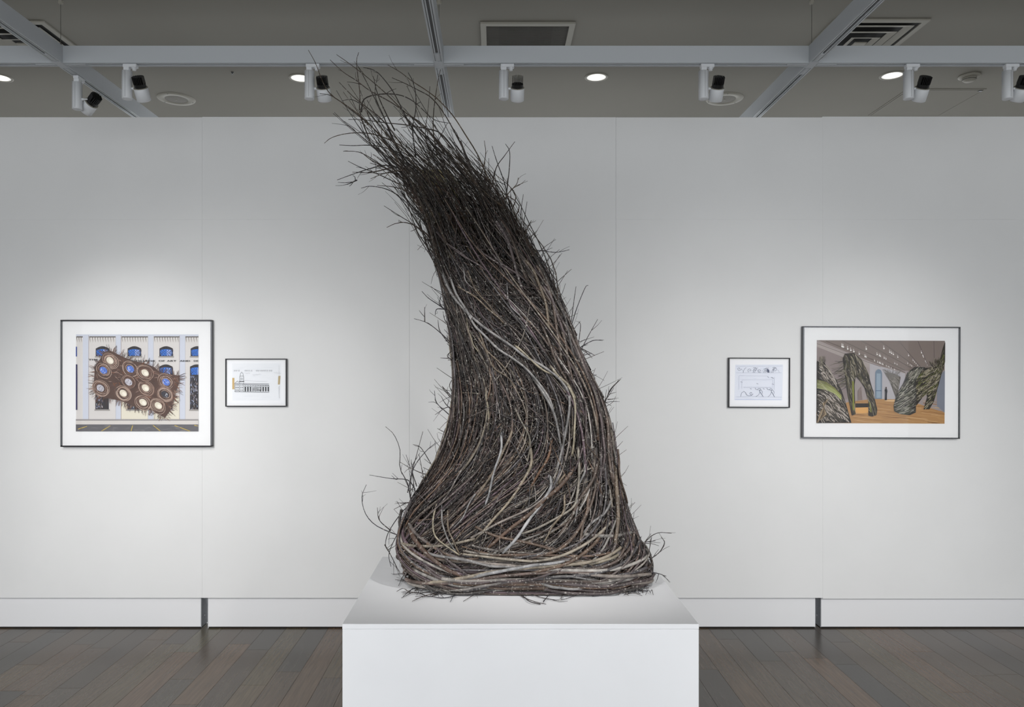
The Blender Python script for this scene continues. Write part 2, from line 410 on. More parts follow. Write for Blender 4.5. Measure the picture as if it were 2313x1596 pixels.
# ------------------------------------------------------------ spotlights
def fins_mesh(Mx):
    bm = bmesh.new()
    lathe(bm, [(0.0285, 0.0), (0.0285, 0.018), (0.024, 0.020)], 28, Mx)
    for k in range(8):
        xx = -0.0245 + k * 0.0070
        hw = math.sqrt(max(0.0283 ** 2 - xx ** 2, 0.0001))
        g = bmesh.ops.create_cube(bm, size=1)
        bmesh.ops.transform(bm, verts=g['verts'], matrix=Mx @ Matrix.Translation((xx, 0, 0.036)) @ Matrix.Diagonal((0.0026, 2 * hw, 0.036, 1)))
    return bm_mesh('heat_sink', bm)
def spotlight(label, x, y, side=1, head_rot=0.0, tilt=37, along='x', roll=0.0):
    """driver cylinder under an adapter; lamp head hinged at its side"""
    t = empty('track_spotlight', (x, y, BB), (0, 0, 0), label=label, cat='spotlight', group='white track spotlights with black heat sinks')
    bm = bmesh.new()
    box(bm, -0.016, 0.052, -0.014, 0.014, -0.016, 0.001, bev=0.002) if along == 'x' else box(bm, -0.014, 0.014, -0.016, 0.05, -0.016, 0.001, bev=0.002)
    box(bm, -0.014, 0.014, -0.012, 0.012, -0.036, -0.014, bev=0.002)
    link('track_adapter', bm_mesh('track_adapter', bm), M_white, t)
    ax, ay = (0.036, 0) if along == 'x' else (0, 0.036)
    latheobj('lock_knob', [(0.012, -0.015), (0.012, -0.020), (0.009, -0.021), (0.009, -0.029), (0.004, -0.030)], M_white, t, 18, Matrix.Translation((ax, ay, 0)), smooth=True)
    latheobj('driver_cylinder', [(0.022, -0.0335), (0.0245, -0.034), (0.0245, -0.171), (0.0235, -0.173), (0.010, -0.173)], M_white, t, 36, smooth=True)
    boxobj('cylinder_seam', (0.001, 0.002, -0.0249, -0.0243, -0.168, -0.037), M_groove, t)
    hxp = 0.069 * side
    latheobj('hinge_arm', [(0.006, 0.0), (0.006, 0.012), (0.004, 0.013), (0.004, 0.03)], M_white, t, 12,
             Matrix.Translation((0.0235 * side, 0, -0.120)) @ Matrix.Rotation(PI / 2 * side, 4, 'Y'))
    R = Matrix.Translation((hxp, 0.0, -0.118)) @ Matrix.Rotation(head_rot, 4, 'Z') @ Matrix.Rotation(math.radians(tilt), 4, 'X') @ Matrix.Rotation(roll, 4, 'Y')
    if roll: R = Matrix.Translation((0.055, 0.035, -0.128)) @ (Vector((-0.74, 0.45, -0.50)).to_track_quat('-Z', 'Y').to_matrix().to_4x4())
    # local -z is the beam direction; local +z the heat sink
    latheobj('lamp_barrel', [(0.030, 0.004), (0.0345, 0.0), (0.0345, -0.060), (0.032, -0.062), (0.031, -0.054), (0.029, -0.050)], M_white, t, 36, R, smooth=True)
    b = latheobj('barrel_rim', [(0.0275, 0.0045), (0.0335, 0.0035), (0.0346, 0.001)], M_spk, t, 36, R, cap=False)
    latheobj('rim_screw', [(0.0022, 0.0), (0.0022, 0.003)], M_black, b, 8, R @ Matrix.Translation((0, -0.030, 0.003)))
    link('heat_sink', fins_mesh(R @ Matrix.Translation((0, 0, 0.003))), M_black, t, label='black finned heat sink')
    return t
sp = [(-1.847, 'leftmost spotlight hanging from the cross beam, right of the left diagonal beam'),
      (-0.931, 'spotlight on the cross beam beside the highest twig tips, covering part of a downlight'),
      (0.044, 'spotlight on the cross beam nearest the middle, right of the centre beam'),
      (1.047, 'spotlight on the cross beam in front of a ceiling speaker, left of the right beam'),
      (2.076, 'spotlight on the cross beam covering part of the right downlight, left of the smoke detector'),
      (2.573, 'spotlight cut by the right edge of the photo')]
for x, lab in sp:
    spotlight(lab, x, GY)
spotlight('spotlight hanging from the left diagonal beam, its black lamp head seen from behind', -2.18, 3.905, 1, 0, 62, 'y', 1.0)

# ------------------------------------------------------------ plinth
PZ = H - 0.877; PX0, PX1 = (773 - CX) / 660, (1579 - CX) / 660; PY0, PY1 = F / 660, F / 660 * 1.356
plinth = empty('plinth', ((PX0 + PX1) / 2, (PY0 + PY1) / 2, 0), label='large plain white box plinth carrying the stick sculpture', cat='plinth')
hx, hy = (PX1 - PX0) / 2, (PY1 - PY0) / 2
boxobj('plinth_body', (-hx + 0.0005, hx - 0.0005, -hy + 0.0005, hy - 0.0005, 0.0, PZ - 0.0185), M_plinth, plinth, bev=0.0012)
boxobj('plinth_top', (-hx, hx, -hy, hy, PZ - 0.018, PZ), M_plinth, plinth, bev=0.0012)

# ------------------------------------------------------------ tubes
def catmull(P, n):
    P = np.asarray(P, float)
    if len(P) == 2:
        tt = np.linspace(0, 1, n)[:, None]; return P[0] * (1 - tt) + P[1] * tt
    Q = np.vstack([2 * P[0] - P[1], P, 2 * P[-1] - P[-2]])
    out = []
    seg = len(P) - 1
    for u in np.linspace(0, seg - 1e-6, n):
        i = int(u); f = u - i
        p0, p1, p2, p3 = Q[i:i + 4]
        out.append(0.5 * ((2 * p1) + (-p0 + p2) * f + (2 * p0 - 5 * p1 + 4 * p2 - p3) * f * f + (-p0 + 3 * p1 - 3 * p2 + p3) * f ** 3))
    return np.array(out)

def tube(P, R, sides=5):
    P = np.asarray(P, float); n = len(P)
    T = np.gradient(P, axis=0); T /= np.linalg.norm(T, axis=1)[:, None] + 1e-12
    up = np.array([0, 0, 1.0]) if abs(T[0][2]) < 0.9 else np.array([0, 1.0, 0])
    N = np.zeros_like(P); v = np.cross(T[0], up); v /= np.linalg.norm(v)
    for i in range(n):
        v = v - T[i] * v.dot(T[i]); v /= np.linalg.norm(v) + 1e-12; N[i] = v
    B = np.cross(T, N)
    a = np.arange(sides) * 2 * PI / sides
    R = np.asarray(R, float).reshape(-1, 1, 1) * np.ones((n, 1, 1))
    V = P[:, None, :] + R * (np.cos(a)[None, :, None] * N[:, None, :] + np.sin(a)[None, :, None] * B[:, None, :])
    V = V.reshape(-1, 3)
    i = np.arange(n - 1)[:, None] * sides; j = np.arange(sides)[None, :]; k = (j + 1) % sides
    Fq = np.stack([i + j, i + k, i + k + sides, i + j + sides], -1).reshape(-1, 4)
    # end caps as quads/tri fan by collapsed quads kept simple: add centre verts
    return V, Fq

class Bundle:
    def __init__(s): s.V = []; s.F = []; s.C = []; s.n = 0
    def add(s, P, R, col, sides=5):
        V, Fq = tube(P, R, sides)
        # close the ends with a pinched ring
        s.V.append(V); s.F.append(Fq + s.n)
        ends = []
        for base in (0, len(V) - sides):
            c = V[base:base + sides].mean(0)
            ends.append(c)
        s.V.append(np.array(ends)); tri = []
        o = s.n
        for base, ci in ((0, len(V)), (len(V) - sides, len(V) + 1)):
            for q in range(sides): tri.append((o + base + q, o + base + (q + 1) % sides, o + ci, o + ci))
        s.T = getattr(s, 'T', []); s.T.extend([(a, b, c) for a, b, c, _ in tri])
        m = len(V) + 2
        s.C.append(np.tile(np.array([*col, 1.0]), (m, 1))); s.n += m
    def mesh(s, name):
        V = np.vstack(s.V); V[:, 2] = np.maximum(V[:, 2], 0.0008); Fq = np.vstack(s.F); T = np.array(s.T)
        me = bpy.data.meshes.new(name)
        nl = Fq.size + T.size
        me.vertices.add(len(V)); me.vertices.foreach_set('co', V.astype(np.float32).ravel())
        me.loops.add(nl); me.loops.foreach_set('vertex_index', np.concatenate([Fq.ravel(), T.ravel()]).astype(np.int32))
        me.polygons.add(len(Fq) + len(T))
        st = np.concatenate([np.arange(len(Fq)) * 4, Fq.size + np.arange(len(T)) * 3]).astype(np.int32)
        me.polygons.foreach_set('loop_start', st)
        me.update(calc_edges=True)
        me.polygons.foreach_set('use_smooth', [True] * (len(Fq) + len(T)))
        at = me.color_attributes.new('tint', 'FLOAT_COLOR', 'POINT')
        at.data.foreach_set('color', np.vstack(s.C).astype(np.float32).ravel())
        me.validate()
        return me

# ------------------------------------------------------------ the stick sculpture
YC0 = 3.135; S0 = F / YC0
tab = [(1302, 940, 1448), (1270, 926, 1453), (1230, 916, 1441), (1180, 918, 1420), (1130, 935, 1412), (1100, 955, 1404), (1050, 984, 1394),
       (1000, 1001, 1384), (950, 1012, 1372), (900, 1020, 1356), (850, 1024, 1335), (800, 1024, 1314), (750, 1020, 1296), (700, 1010, 1278),
       (650, 1000, 1256), (600, 985, 1232), (550, 968, 1203), (500, 957, 1172), (450, 932, 1145), (400, 900, 1108), (350, 850, 1064),
       (300, 806, 1020), (250, 770, 985), (200, 742, 950), (150, 715, 915), (100, 690, 880)]
TZz = np.array([H - (r[0] - CY) / S0 for r in tab]); TL = np.array([(r[1] - CX) / S0 for r in tab]); TR = np.array([(r[2] - CX) / S0 for r in tab])
RYz = np.array([0.6, 0.70, 0.80, 0.90, 1.0, 1.15, 1.35, 1.6, 1.9, 2.2, 2.6, 3.0]); RYv = np.array([0.265, 0.27, 0.262, 0.218, 0.195, 0.188, 0.185, 0.17, 0.15, 0.125, 0.13, 0.13])
def S(z, phi, rf=1.0):
    z = np.asarray(z, float)
    L = np.interp(z, TZz, TL); R_ = np.interp(z, TZz, TR); ry = np.interp(z, RYz, RYv)
    n = np.interp(z, [0.7, 0.95, 1.2, 2.4], [2.9, 2.7, 2.3, 2.1])
    sn, cs = np.sin(phi), np.cos(phi)
    px = np.sign(sn) * np.abs(sn) ** (2 / n); py = np.sign(cs) * np.abs(cs) ** (2 / n)
    cx = (L + R_) / 2; rx = (R_ - L) / 2
    phi = np.asarray(phi, float)
    low = np.clip((0.95 - z) / 0.25, 0, 1)             # the roll is lumpy and arches up at its middle
    rf = rf + 0.016 * np.sin(3 * phi + 7 * z) + 0.012 * np.sin(7 * phi - 11 * z) - 0.07 * low * np.exp(-((np.arctan2(sn, cs) - 0.02) / 0.30) ** 2) + 0.03 * low * np.abs(cs) * np.sin(5 * phi + 1)
    z = z + 0.016 * low * np.exp(-((np.arctan2(sn, cs) - 0.02) / 0.30) ** 2)
    return np.stack([cx + rx * px * rf, YC0 - ry * py * rf, z], -1)

def px_surf(px, py, rf=1.02):
    D = YC0 - 0.2
    for _ in range(8):
        z = H - (py - CY) * D / F; x = (px - CX) * D / F
        L = np.interp(z, TZz, TL); R_ = np.interp(z, TZz, TR); cx = (L + R_) / 2; rx = (R_ - L) / 2 * rf
        ry = np.interp(z, RYz, RYv) * rf; n = np.interp(z, [0.7, 0.95, 1.2, 2.4], [2.9, 2.7, 2.3, 2.1])
        q = min(1.0, abs((x - cx) / rx)); D = YC0 - ry * (1 - q ** n) ** (1 / n)
    return (x, D, max(z, PZ + 0.010))

ROOT = (0.13, YC0, PZ)
sculpture = empty('stick_sculpture', ROOT, label='tall leaning sculpture of woven branches and twigs on the white plinth', cat='sculpture')
def offs(P): return np.asarray(P, float) - np.array(ROOT)

PAL_DARK = [(48, 38, 34), (58, 48, 43), (42, 37, 36), (62, 50, 46), (38, 31, 29), (54, 50, 52)]
PAL_MID = [(92, 78, 72), (84, 74, 74), (104, 84, 70), (76, 62, 56), (98, 88, 84), (86, 70, 76), (108, 98, 88), (70, 60, 60), (90, 72, 60), (82, 78, 80)]
PAL_PALE = [(140, 134, 128), (126, 118, 110), (152, 147, 142), (116, 108, 102), (132, 122, 108)]
def pick(pal, v=0.14):
    c = random.choice(pal); k = 1 + random.uniform(-v, v)
    return lin(tuple(min(255, max(0, x * k)) for x in c))

def g_flow(z):
    return np.interp(z, [0.68, 0.85, 0.95, 1.1, 1.25, 1.4, 1.55, 1.75, 1.95, 2.1, 2.3, 2.6], [9, 5.5, 3.2, 2.2, 1.2, 0.1, -1.5, -2.7, -2.0, -1.0, -0.4, 0.0])

def trace(z0, phi0, length, gain, jit, rf, wob=0.03, n=16, down=True, horiz=0.0):
    """walk along the surface flow, returns points"""
    ds = length / (n - 1); z, ph = z0, phi0; P = []
    a1, a2 = random.uniform(0, 6.28), random.uniform(0, 6.28); f1 = random.uniform(5, 14)
    zs, phs, rfs = [], [], []
    for i in range(n):
        zs.append(z); phs.append(ph)
        s = i * ds
        rfs.append(rf + wob * 0.6 * math.sin(f1 * s + a1))
        rx = (np.interp(z, TZz, TR) - np.interp(z, TZz, TL)) / 2 * 0.8 + 0.03
        edge = 1.0 - 0.75 * max(0.0, math.sin(ph)) ** 3
        g = g_flow(z) * gain * edge
        ang = math.atan(g * rx) + jit + wob * 3.0 * math.sin(f1 * 0.7 * s + a2)
        if horiz: ang = ang * (1 - horiz) + (PI / 2 * horiz + jit)
        if not down: pass
        dz = -math.cos(ang) * ds; dp = -math.sin(ang) * ds / rx
        if z + dz < PZ + 0.02:
            dz = (PZ + 0.02 + 0.01 * random.random() - z) * 0.4
        z += dz; ph += dp
    return S(np.array(zs), np.array(phs), np.array(rfs))

# 1) the countless fine twigs: one part
mass = Bundle()
random.seed(11)
zlo, zhi = PZ + 0.02, 2.42
for i in range(6800):
    z0 = zlo + (zhi - zlo) * random.random() ** 1.15 if i % 4 else random.uniform(0.75, 1.5)
    z0 = min(z0 + 0.12, 2.5)
    if z0 > 1.98 and random.random() < (z0 - 1.92) * 3.2: z0 = random.uniform(0.9, 2.0)
    ph = random.uniform(-PI, PI) if i % 3 == 0 else random.uniform(-1.75, 1.75)
    ln = random.uniform(0.10, 0.42)
    rf_ = 1.0 - abs(random.gauss(0, 0.13)) + random.uniform(-0.02, 0.015)
    jit = random.gauss(0, 0.38) if random.random() < 0.7 else random.gauss(0, 0.95)
    P = trace(z0, ph, ln, random.uniform(0.4, 1.25), jit, max(0.35, rf_), 0.04, n=9)
    r0 = random.choice((0.0012, 0.0016, 0.002, 0.0026, 0.0032))
    u = random.random(); pal = PAL_DARK if u < (0.58 if z0 < 1.3 else 0.72) else (PAL_MID if u < 0.91 else PAL_PALE)
    k = (0.75 if z0 > 1.9 else 1.0)
    mass.add(offs(P), np.linspace(r0 * 0.5, r0, len(P)) * k, pick(pal), 4)
for i in range(520):                           # strays standing off the skin
    z0 = random.uniform(0.75, 2.15); ph = random.uniform(-2.0, 2.0); L = random.uniform(0.03, 0.13)
    a = S(z0, ph, 0.97); o = S(z0, ph, 1.08) - S(z0, ph, 1.0); o /= np.linalg.norm(o) + 1e-9
    d = o * random.uniform(0.1, 0.7) + np.array([random.gauss(-0.15, 0.35), random.gauss(0, 0.2), random.choice((1, 1, -1)) * random.uniform(0.5, 1)])
    d /= np.linalg.norm(d); r0 = random.uniform(0.0009, 0.0017)
    P = catmull([a, a + d * L * 0.5 + np.array([random.gauss(0, .006), 0, 0]), a + d * L], 6)
    P[:, 2] = np.maximum(P[:, 2], PZ + 0.01)
    mass.add(offs(P), np.linspace(r0, r0 * 0.5, 6), pick(PAL_DARK if random.random() < 0.6 else PAL_MID), 4)
# inner medium sticks that close the body
for i in range(900):
    z0 = random.uniform(0.85, 2.12); ph = random.uniform(-PI, PI)
    P = trace(z0, ph, random.uniform(0.4, 0.9), random.uniform(0.5, 1.1), random.gauss(0, 0.1), random.uniform(0.72, 0.97), 0.03, n=14)
    r0 = random.uniform(0.003, 0.0055)
    pal = PAL_DARK if random.random() < 0.6 else PAL_MID
    mass.add(offs(P), np.linspace(r0 * 0.45, r0, len(P)), pick(pal), 5)
# base roll fine twigs
for i in range(1500):
    ph = random.uniform(-PI, PI) if i % 3 == 0 else random.uniform(-1.6, 1.6)
    span = random.uniform(0.3, 1.3); n = 10
    phs = np.linspace(ph, ph + span, n)
    u = random.random(); z0 = PZ + 0.008 + 0.15 * u
    tilt = random.gauss(0, 0.06)
    zz = z0 + tilt * np.linspace(-1, 1, n) + 0.09 * u * np.abs(np.sin(phs)) ** 3 + 0.006 * np.sin(phs * random.uniform(3, 9) + random.random() * 6)
    zz = PZ + 0.005 + np.abs(zz - PZ - 0.005) * 0.9
    rf_ = 0.90 + 0.12 * math.sin(PI * min(1, u * 0.9 + 0.1)) - abs(random.gauss(0, 0.06))
    P = S(zz, phs, rf_ + 0.015 * np.sin(phs * 5 + random.random() * 6))
    r0 = random.choice((0.0014, 0.002, 0.003))
    mass.add(offs(P), np.linspace(r0, r0 * 0.6, n), pick(PAL_DARK if random.random() < 0.5 else PAL_MID), 4)

# crown filling: fine twigs that thin out upwards
cm = Bundle()
random.seed(14)
for i in range(430):
    q = random.uniform(-1, 1); d = random.uniform(-0.11, 0.11)
    zs = random.uniform(1.75, 2.2); ze = min(zs + random.uniform(0.2, 0.6), 2.24 + abs(random.gauss(0, 0.14)))
    if ze < zs + 0.1: ze = zs + 0.15
    q2 = q + random.gauss(0, 0.28)
    zz = np.linspace(zs, ze, 8); L = np.interp(zz, TZz, TL); R_ = np.interp(zz, TZz, TR); t_ = np.linspace(0, 1, 8)
    x = (L + R_) / 2 + (R_ - L) / 2 * 0.95 * (q * (1 - t_) + q2 * t_) + random.gauss(0, 0.02) * np.sin(t_ * PI * random.uniform(0.7, 2))
    y = YC0 + d + t_ * random.gauss(0, 0.05)
    r0 = random.uniform(0.0012, 0.0028)
    cm.add(offs(np.stack([x, y, zz], -1)), np.linspace(r0, r0 * 0.35, 8), pick([(44, 34, 28), (58, 44, 34), (50, 42, 38), (66, 50, 38), (38, 31, 28), (72, 46, 34)]), 4)
link('crown_twig_mass', cm.mesh('crown_twig_mass'), M_bark, sculpture, kind='stuff')

# 2) branches one can pick out: each its own part
def branch(P, r0, r1, col, name='branch', sides=7, n=None, label=None, shoots=0, wig=0.0):
    b = Bundle()
    P = catmull(P, n or max(10, min(30, len(P) * 4)))
    if wig:
        s = np.linspace(0, 1, len(P)); 
        for ax in range(3): P[:, ax] += wig * np.sin(s * random.uniform(6, 14) + random.random() * 6)
    P[:, 2] = np.maximum(P[:, 2], PZ + max(r0, r1) * 1.2)
    R = np.linspace(r0, r1, len(P)) * (1 + 0.07 * np.sin(np.arange(len(P)) * 1.7 + random.random() * 6))
    b.add(offs(P), R, col, sides)
    for k in range(shoots):
        i = random.randint(1, len(P) - 3); T = P[i + 1] - P[i]; T /= np.linalg.norm(T)
        d = T + np.array([random.gauss(0, 0.5), random.gauss(0, 0.4), random.gauss(0, 0.5)]); d /= np.linalg.norm(d)
        L = random.uniform(0.015, 0.07)
        if P[i][2] + d[2] * L < PZ + 0.006: d[2] = 0.1
        e = P[i] + d * L; e2 = P[i] + d * L * 0.5 + np.array([random.gauss(0, .003), 0, random.gauss(0, .003)])
        b.add(offs(catmull([P[i], e2, e], 5)), np.linspace(R[i] * 0.7, R[i] * 0.35, 5), col, 4)
    return link(name, b.mesh(name), M_bark, sculpture, label=label)

GREYP = (138, 135, 134); CREAM = (154, 144, 124); WHITE = (166, 165, 166); BRN = (92, 77, 68); PUR = (90, 78, 78); DG = (78, 73, 71); TAN = (120, 105, 88)
z2 = lambda pts: [(850 + a / 3.989, 500 + b / 3.989) for a, b in pts]
z3 = lambda pts: [(800 + a / 2.901, 850 + b / 2.901) for a, b in pts]
z1 = lambda pts: [(680 + a / 3.395, 90 + b / 3.395) for a, b in pts]
feature = [
 (z2([(600,470),(660,620),(740,740),(850,850),(960,940),(1100,1040),(1230,1130),(1340,1220),(1480,1290),(1620,1390),(1700,1480),(1760,1596)]), 6.5, 5, GREYP),
 (z2([(670,500),(720,650),(800,780),(880,930),(960,1010),(1100,1150),(1220,1230),(1350,1330),(1480,1480),(1560,1596),(1600,1700)]), 5.5, 5, GREYP),
 (z2([(860,890),(930,1000),(1000,1180),(1060,1320),(1180,1400),(1260,1500)]), 4, 3, TAN),
 (z2([(1240,1110),(1330,1190),(1500,1330),(1640,1400)]), 5, 4, CREAM),
 (z2([(1260,260),(1370,380),(1450,530),(1520,700),(1540,860),(1560,1000)]), 7, 5.5, TAN),
 (z2([(640,210),(760,290),(900,380),(1000,450)]), 4.5, 3.5, PUR), (z2([(540,100),(660,210),(780,300),(900,370)]), 4.5, 3.5, PUR),
 (z2([(1080,0),(1180,170),(1260,430),(1320,620)]), 8, 6, PUR), (z2([(1130,0),(1240,200),(1310,420),(1390,620)]), 6, 5, BRN),
 (z2([(1440,400),(1540,560),(1600,800),(1640,1050),(1660,1250)]), 6.5, 6, BRN),
 (z2([(780,420),(820,560),(920,610)]), 3, 2.5, GREYP), (z2([(740,590),(900,690),(1050,820),(1150,920)]), 4, 3.5, TAN),
 (z2([(810,870),(850,1050),(920,1180)]), 4, 3, CREAM), (z2([(1600,620),(1680,800),(1730,1000),(1790,1250),(1850,1500)]), 6.5, 6, DG),
 (z2([(1180,560),(1200,740),(1300,860),(1390,920)]), 3, 2.5, GREYP), (z2([(1560,1290),(1640,1390),(1740,1490),(1790,1596)]), 6, 6, CREAM),
 (z2([(1050,300),(1160,400),(1280,480),(1360,560)]), 5.5, 4, PUR), (z2([(900,220),(1020,330),(1130,400),(1230,470)]), 5, 4, PUR),
 (z2([(1480,900),(1560,1100),(1640,1300),(1740,1480)]), 6, 5, BRN), (z2([(1650,900),(1700,1100),(1740,1300),(1780,1500)]), 6.5, 6, BRN),
 (z2([(820,440),(900,620),(1000,740),(1090,860)]), 3.5, 3, TAN), (z2([(900,1000),(960,1120),(1100,1260),(1220,1400)]), 4, 3, TAN),
 (z2([(1500,560),(1580,700),(1650,900),(1720,1120)]), 7, 6, PUR), (z2([(1400,250),(1480,420),(1570,600),(1660,780),(1720,960)]), 6, 5, DG),
 (z3([(1320,0),(1400,60),(1450,200),(1440,400),(1425,520)]), 5.5, 4.5, CREAM),
 (z3([(1170,0),(1250,130),(1320,270),(1350,420),(1355,540)]), 6, 5, GREYP),
 (z3([(1400,60),(1410,200),(1390,360),(1350,520),(1310,640)]), 6, 5, GREYP),
 (z3([(1040,300),(1020,400),(960,520),(880,680),(790,800)]), 6, 5, (132, 118, 102)),
 (z3([(965,360),(965,480),(910,640),(880,770),(850,860)]), 5.5, 4.5, WHITE),
 (z3([(1150,420),(1160,560),(1100,690),(1020,820),(900,950),(780,1080)]), 6.5, 5, (146, 134, 116)),
 (z3([(1280,640),(1290,720),(1220,840),(1130,960),(1050,1070),(975,1160)]), 7, 6.5, WHITE),
 (z3([(1450,600),(1350,720),(1250,800),(1150,900),(1020,1000),(880,1120)]), 9.5, 7, (98, 76, 62)),
 (z3([(1500,500),(1510,620),(1470,720),(1460,860),(1440,960)]), 5, 4, GREYP),
 (z3([(1690,800),(1640,890),(1560,960),(1490,1030)]), 6, 5, GREYP),
 (z3([(1470,460),(1475,620),(1460,760),(1430,860),(1310,940),(1180,1000),(1080,1030)]), 6, 4.5, (150, 142, 130)),
 (z3([(1680,950),(1590,1040),(1480,1120),(1350,1180),(1200,1210),(1050,1200),(800,1170),(700,1160)]), 6.5, 5, (152, 142, 128)),
 (z3([(400,1110),(500,1160),(640,1190),(760,1210),(900,1240),(1100,1240)]), 7, 5, GREYP),
 (z3([(700,1330),(850,1300),(1000,1265),(1150,1240),(1300,1225),(1450,1190)]), 7.5, 6, WHITE),
 (z3([(350,930),(370,1020),(430,1110),(520,1200),(640,1280),(760,1320)]), 11, 8, (92, 70, 58)),
 (z3([(310,870),(300,960),(320,1080),(350,1200),(420,1320),(520,1400),(650,1440)]), 7, 6, DG),
 (z3([(1840,1060),(1920,1130),(1955,1220),(1945,1310),(1900,1370),(1800,1400),(1600,1420)]), 6.5, 6, DG),
 (z3([(1700,520),(1720,700),(1730,900),(1710,1080),(1700,1170)]), 9, 8, (112, 98, 84)),
 (z3([(1610,120),(1660,300),(1670,500),(1700,700),(1770,860)]), 7, 6, BRN), (z3([(1560,100),(1620,300),(1640,500),(1620,640)]), 6, 5, PUR),
 (z3([(1210,1350),(1320,1380),(1400,1390),(1560,1380)]), 6.5, 5, GREYP), (z3([(1780,1090),(1720,1170),(1600,1220),(1480,1240)]), 6.5, 6, (150, 140, 122)),
 (z3([(540,830),(520,940),(530,1040),(600,1110),(690,1170)]), 4, 3.5, CREAM), (z3([(570,840),(580,960),(610,1060),(670,1150)]), 4, 3.5, GREYP),
 (z3([(610,880),(620,1000),(650,1080),(690,1160)]), 4, 3.5, TAN), (z3([(520,1100),(600,1190),(700,1270),(780,1320)]), 6, 5, PUR),
 (z3([(1300,400),(1270,520),(1210,640),(1130,760)]), 6, 5, (110, 80, 58)), (z3([(1600,560),(1560,680),(1480,800),(1420,930),(1330,1060)]), 7, 6, BRN),
 (z3([(1420,640),(1340,700),(1380,640),(1260,780)]), 4, 4, TAN), (z3([(1540,760),(1520,900),(1440,1040),(1330,1140),(1200,1180)]), 7, 6, (104, 84, 70)),
 (z3([(1380,760),(1370,880),(1300,980),(1240,1090)]), 5, 4, (126, 112, 94)), (z3([(1640,1000),(1560,1110),(1420,1210),(1250,1270),(1080,1300)]), 7.5, 6, (100, 80, 66)),
 (z3([(1800,1000),(1790,1080),(1740,1180),(1640,1260)]), 6, 5, BRN), (z3([(1000,1350),(1150,1330),(1350,1270),(1500,1240)]), 5.5, 5, PUR),
 (z3([(420,1180),(500,1280),(620,1340),(800,1350),(1000,1330)]), 6.5, 5, PUR), (z3([(380,1250),(460,1360),(600,1420),(760,1420),(950,1390)]), 6, 5, DG),
 (z3([(540,1400),(700,1400),(850,1370),(1000,1340)]), 6, 5, (128, 122, 118)), (z3([(1250,1390),(1400,1420),(1600,1420),(1750,1400),(1880,1340)]), 6.5, 6, PUR),
 (z3([(1200,1310),(1400,1310),(1560,1330),(1700,1360)]), 5, 4, GREYP), (z3([(1000,700),(940,800),(860,900),(720,1010)]), 5, 4, PUR),
 (z3([(760,520),(690,640),(620,760),(540,860)]), 4, 3, (118, 110, 106)), (z3([(860,700),(760,820),(700,940),(640,1010)]), 4, 3, GREYP),
 (z3([(1730,480),(1740,640),(1790,830)]), 6, 5, BRN), (z3([(1480,1120),(1500,960),(1560,820),(1590,640)]), 6, 5, BRN),
 (z3([(700,100),(720,260),(690,420),(620,560)]), 4.5, 3.5, DG), (z3([(850,60),(880,220),(870,380)]), 4.5, 3.5, CREAM),
 (z3([(1050,200),(1100,300),(1150,420),(1130,600)]), 4.5, 3.5, (132, 124, 112)),
]
random.seed(5)
for pts, r0, r1, col in feature:
    P = [px_surf(a, b, 1.035 if 0 < i < len(pts) - 1 else 0.965) for i, (a, b) in enumerate(pts)]
    k = random.uniform(0.82, 0.98)
    branch(P, r0 / 1000 * 0.92, r1 / 1000 * 0.92, lin(tuple(c * k for c in col)), wig=0.0018)
# flow-following branches round the whole body
for i in range(160):
    z0 = random.uniform(1.05, 2.25)
    ph = random.uniform(-1.7, 1.7) if i % 5 else random.uniform(1.7, 4.5)
    P = trace(z0, ph, random.uniform(0.45, 1.1), random.uniform(0.6, 1.05), random.gauss(0, 0.07), random.uniform(0.96, 1.03), 0.025, n=12)
    r0 = random.uniform(0.0028, 0.0058)
    u = random.random()
    pal = PAL_MID if u < 0.62 else (PAL_DARK if u < 0.86 else PAL_PALE)
    if i % 5 == 0: mass.add(offs(P), np.linspace(r0 * 0.5, r0, len(P)), pick(pal), 6); continue
    branch(P, r0 * 0.5, r0, pick(pal), n=20, sides=6)
link('twig_mass', mass.mesh('twig_mass'), M_bark, sculpture, kind='stuff')
# the roll of bent branches round the base
for i in range(46):
    ph = random.uniform(-2.2, 0.8); span = random.uniform(0.9, 2.2); n = 12
    phs = np.linspace(ph, ph + span, n); u = random.random()
    z0 = PZ + 0.012 + 0.13 * u
    zz = z0 + 0.10 * np.abs(np.sin(phs)) ** 3 * u + random.gauss(0, 0.045) * np.linspace(-1, 1, n) + 0.012 * np.sin(phs * 2.3 + i)
    zz = PZ + 0.010 + np.abs(zz - PZ - 0.010)
    P = S(zz, phs, 0.97 + 0.08 * math.sin(PI * min(1, 0.2 + 0.75 * u)) + 0.012 * np.sin(phs * 4 + i))
    r0 = random.uniform(0.004, 0.008)
    branch(P, r0, r0 * 0.8, pick(PAL_MID if random.random() < 0.8 else PAL_PALE), n=26, sides=6)
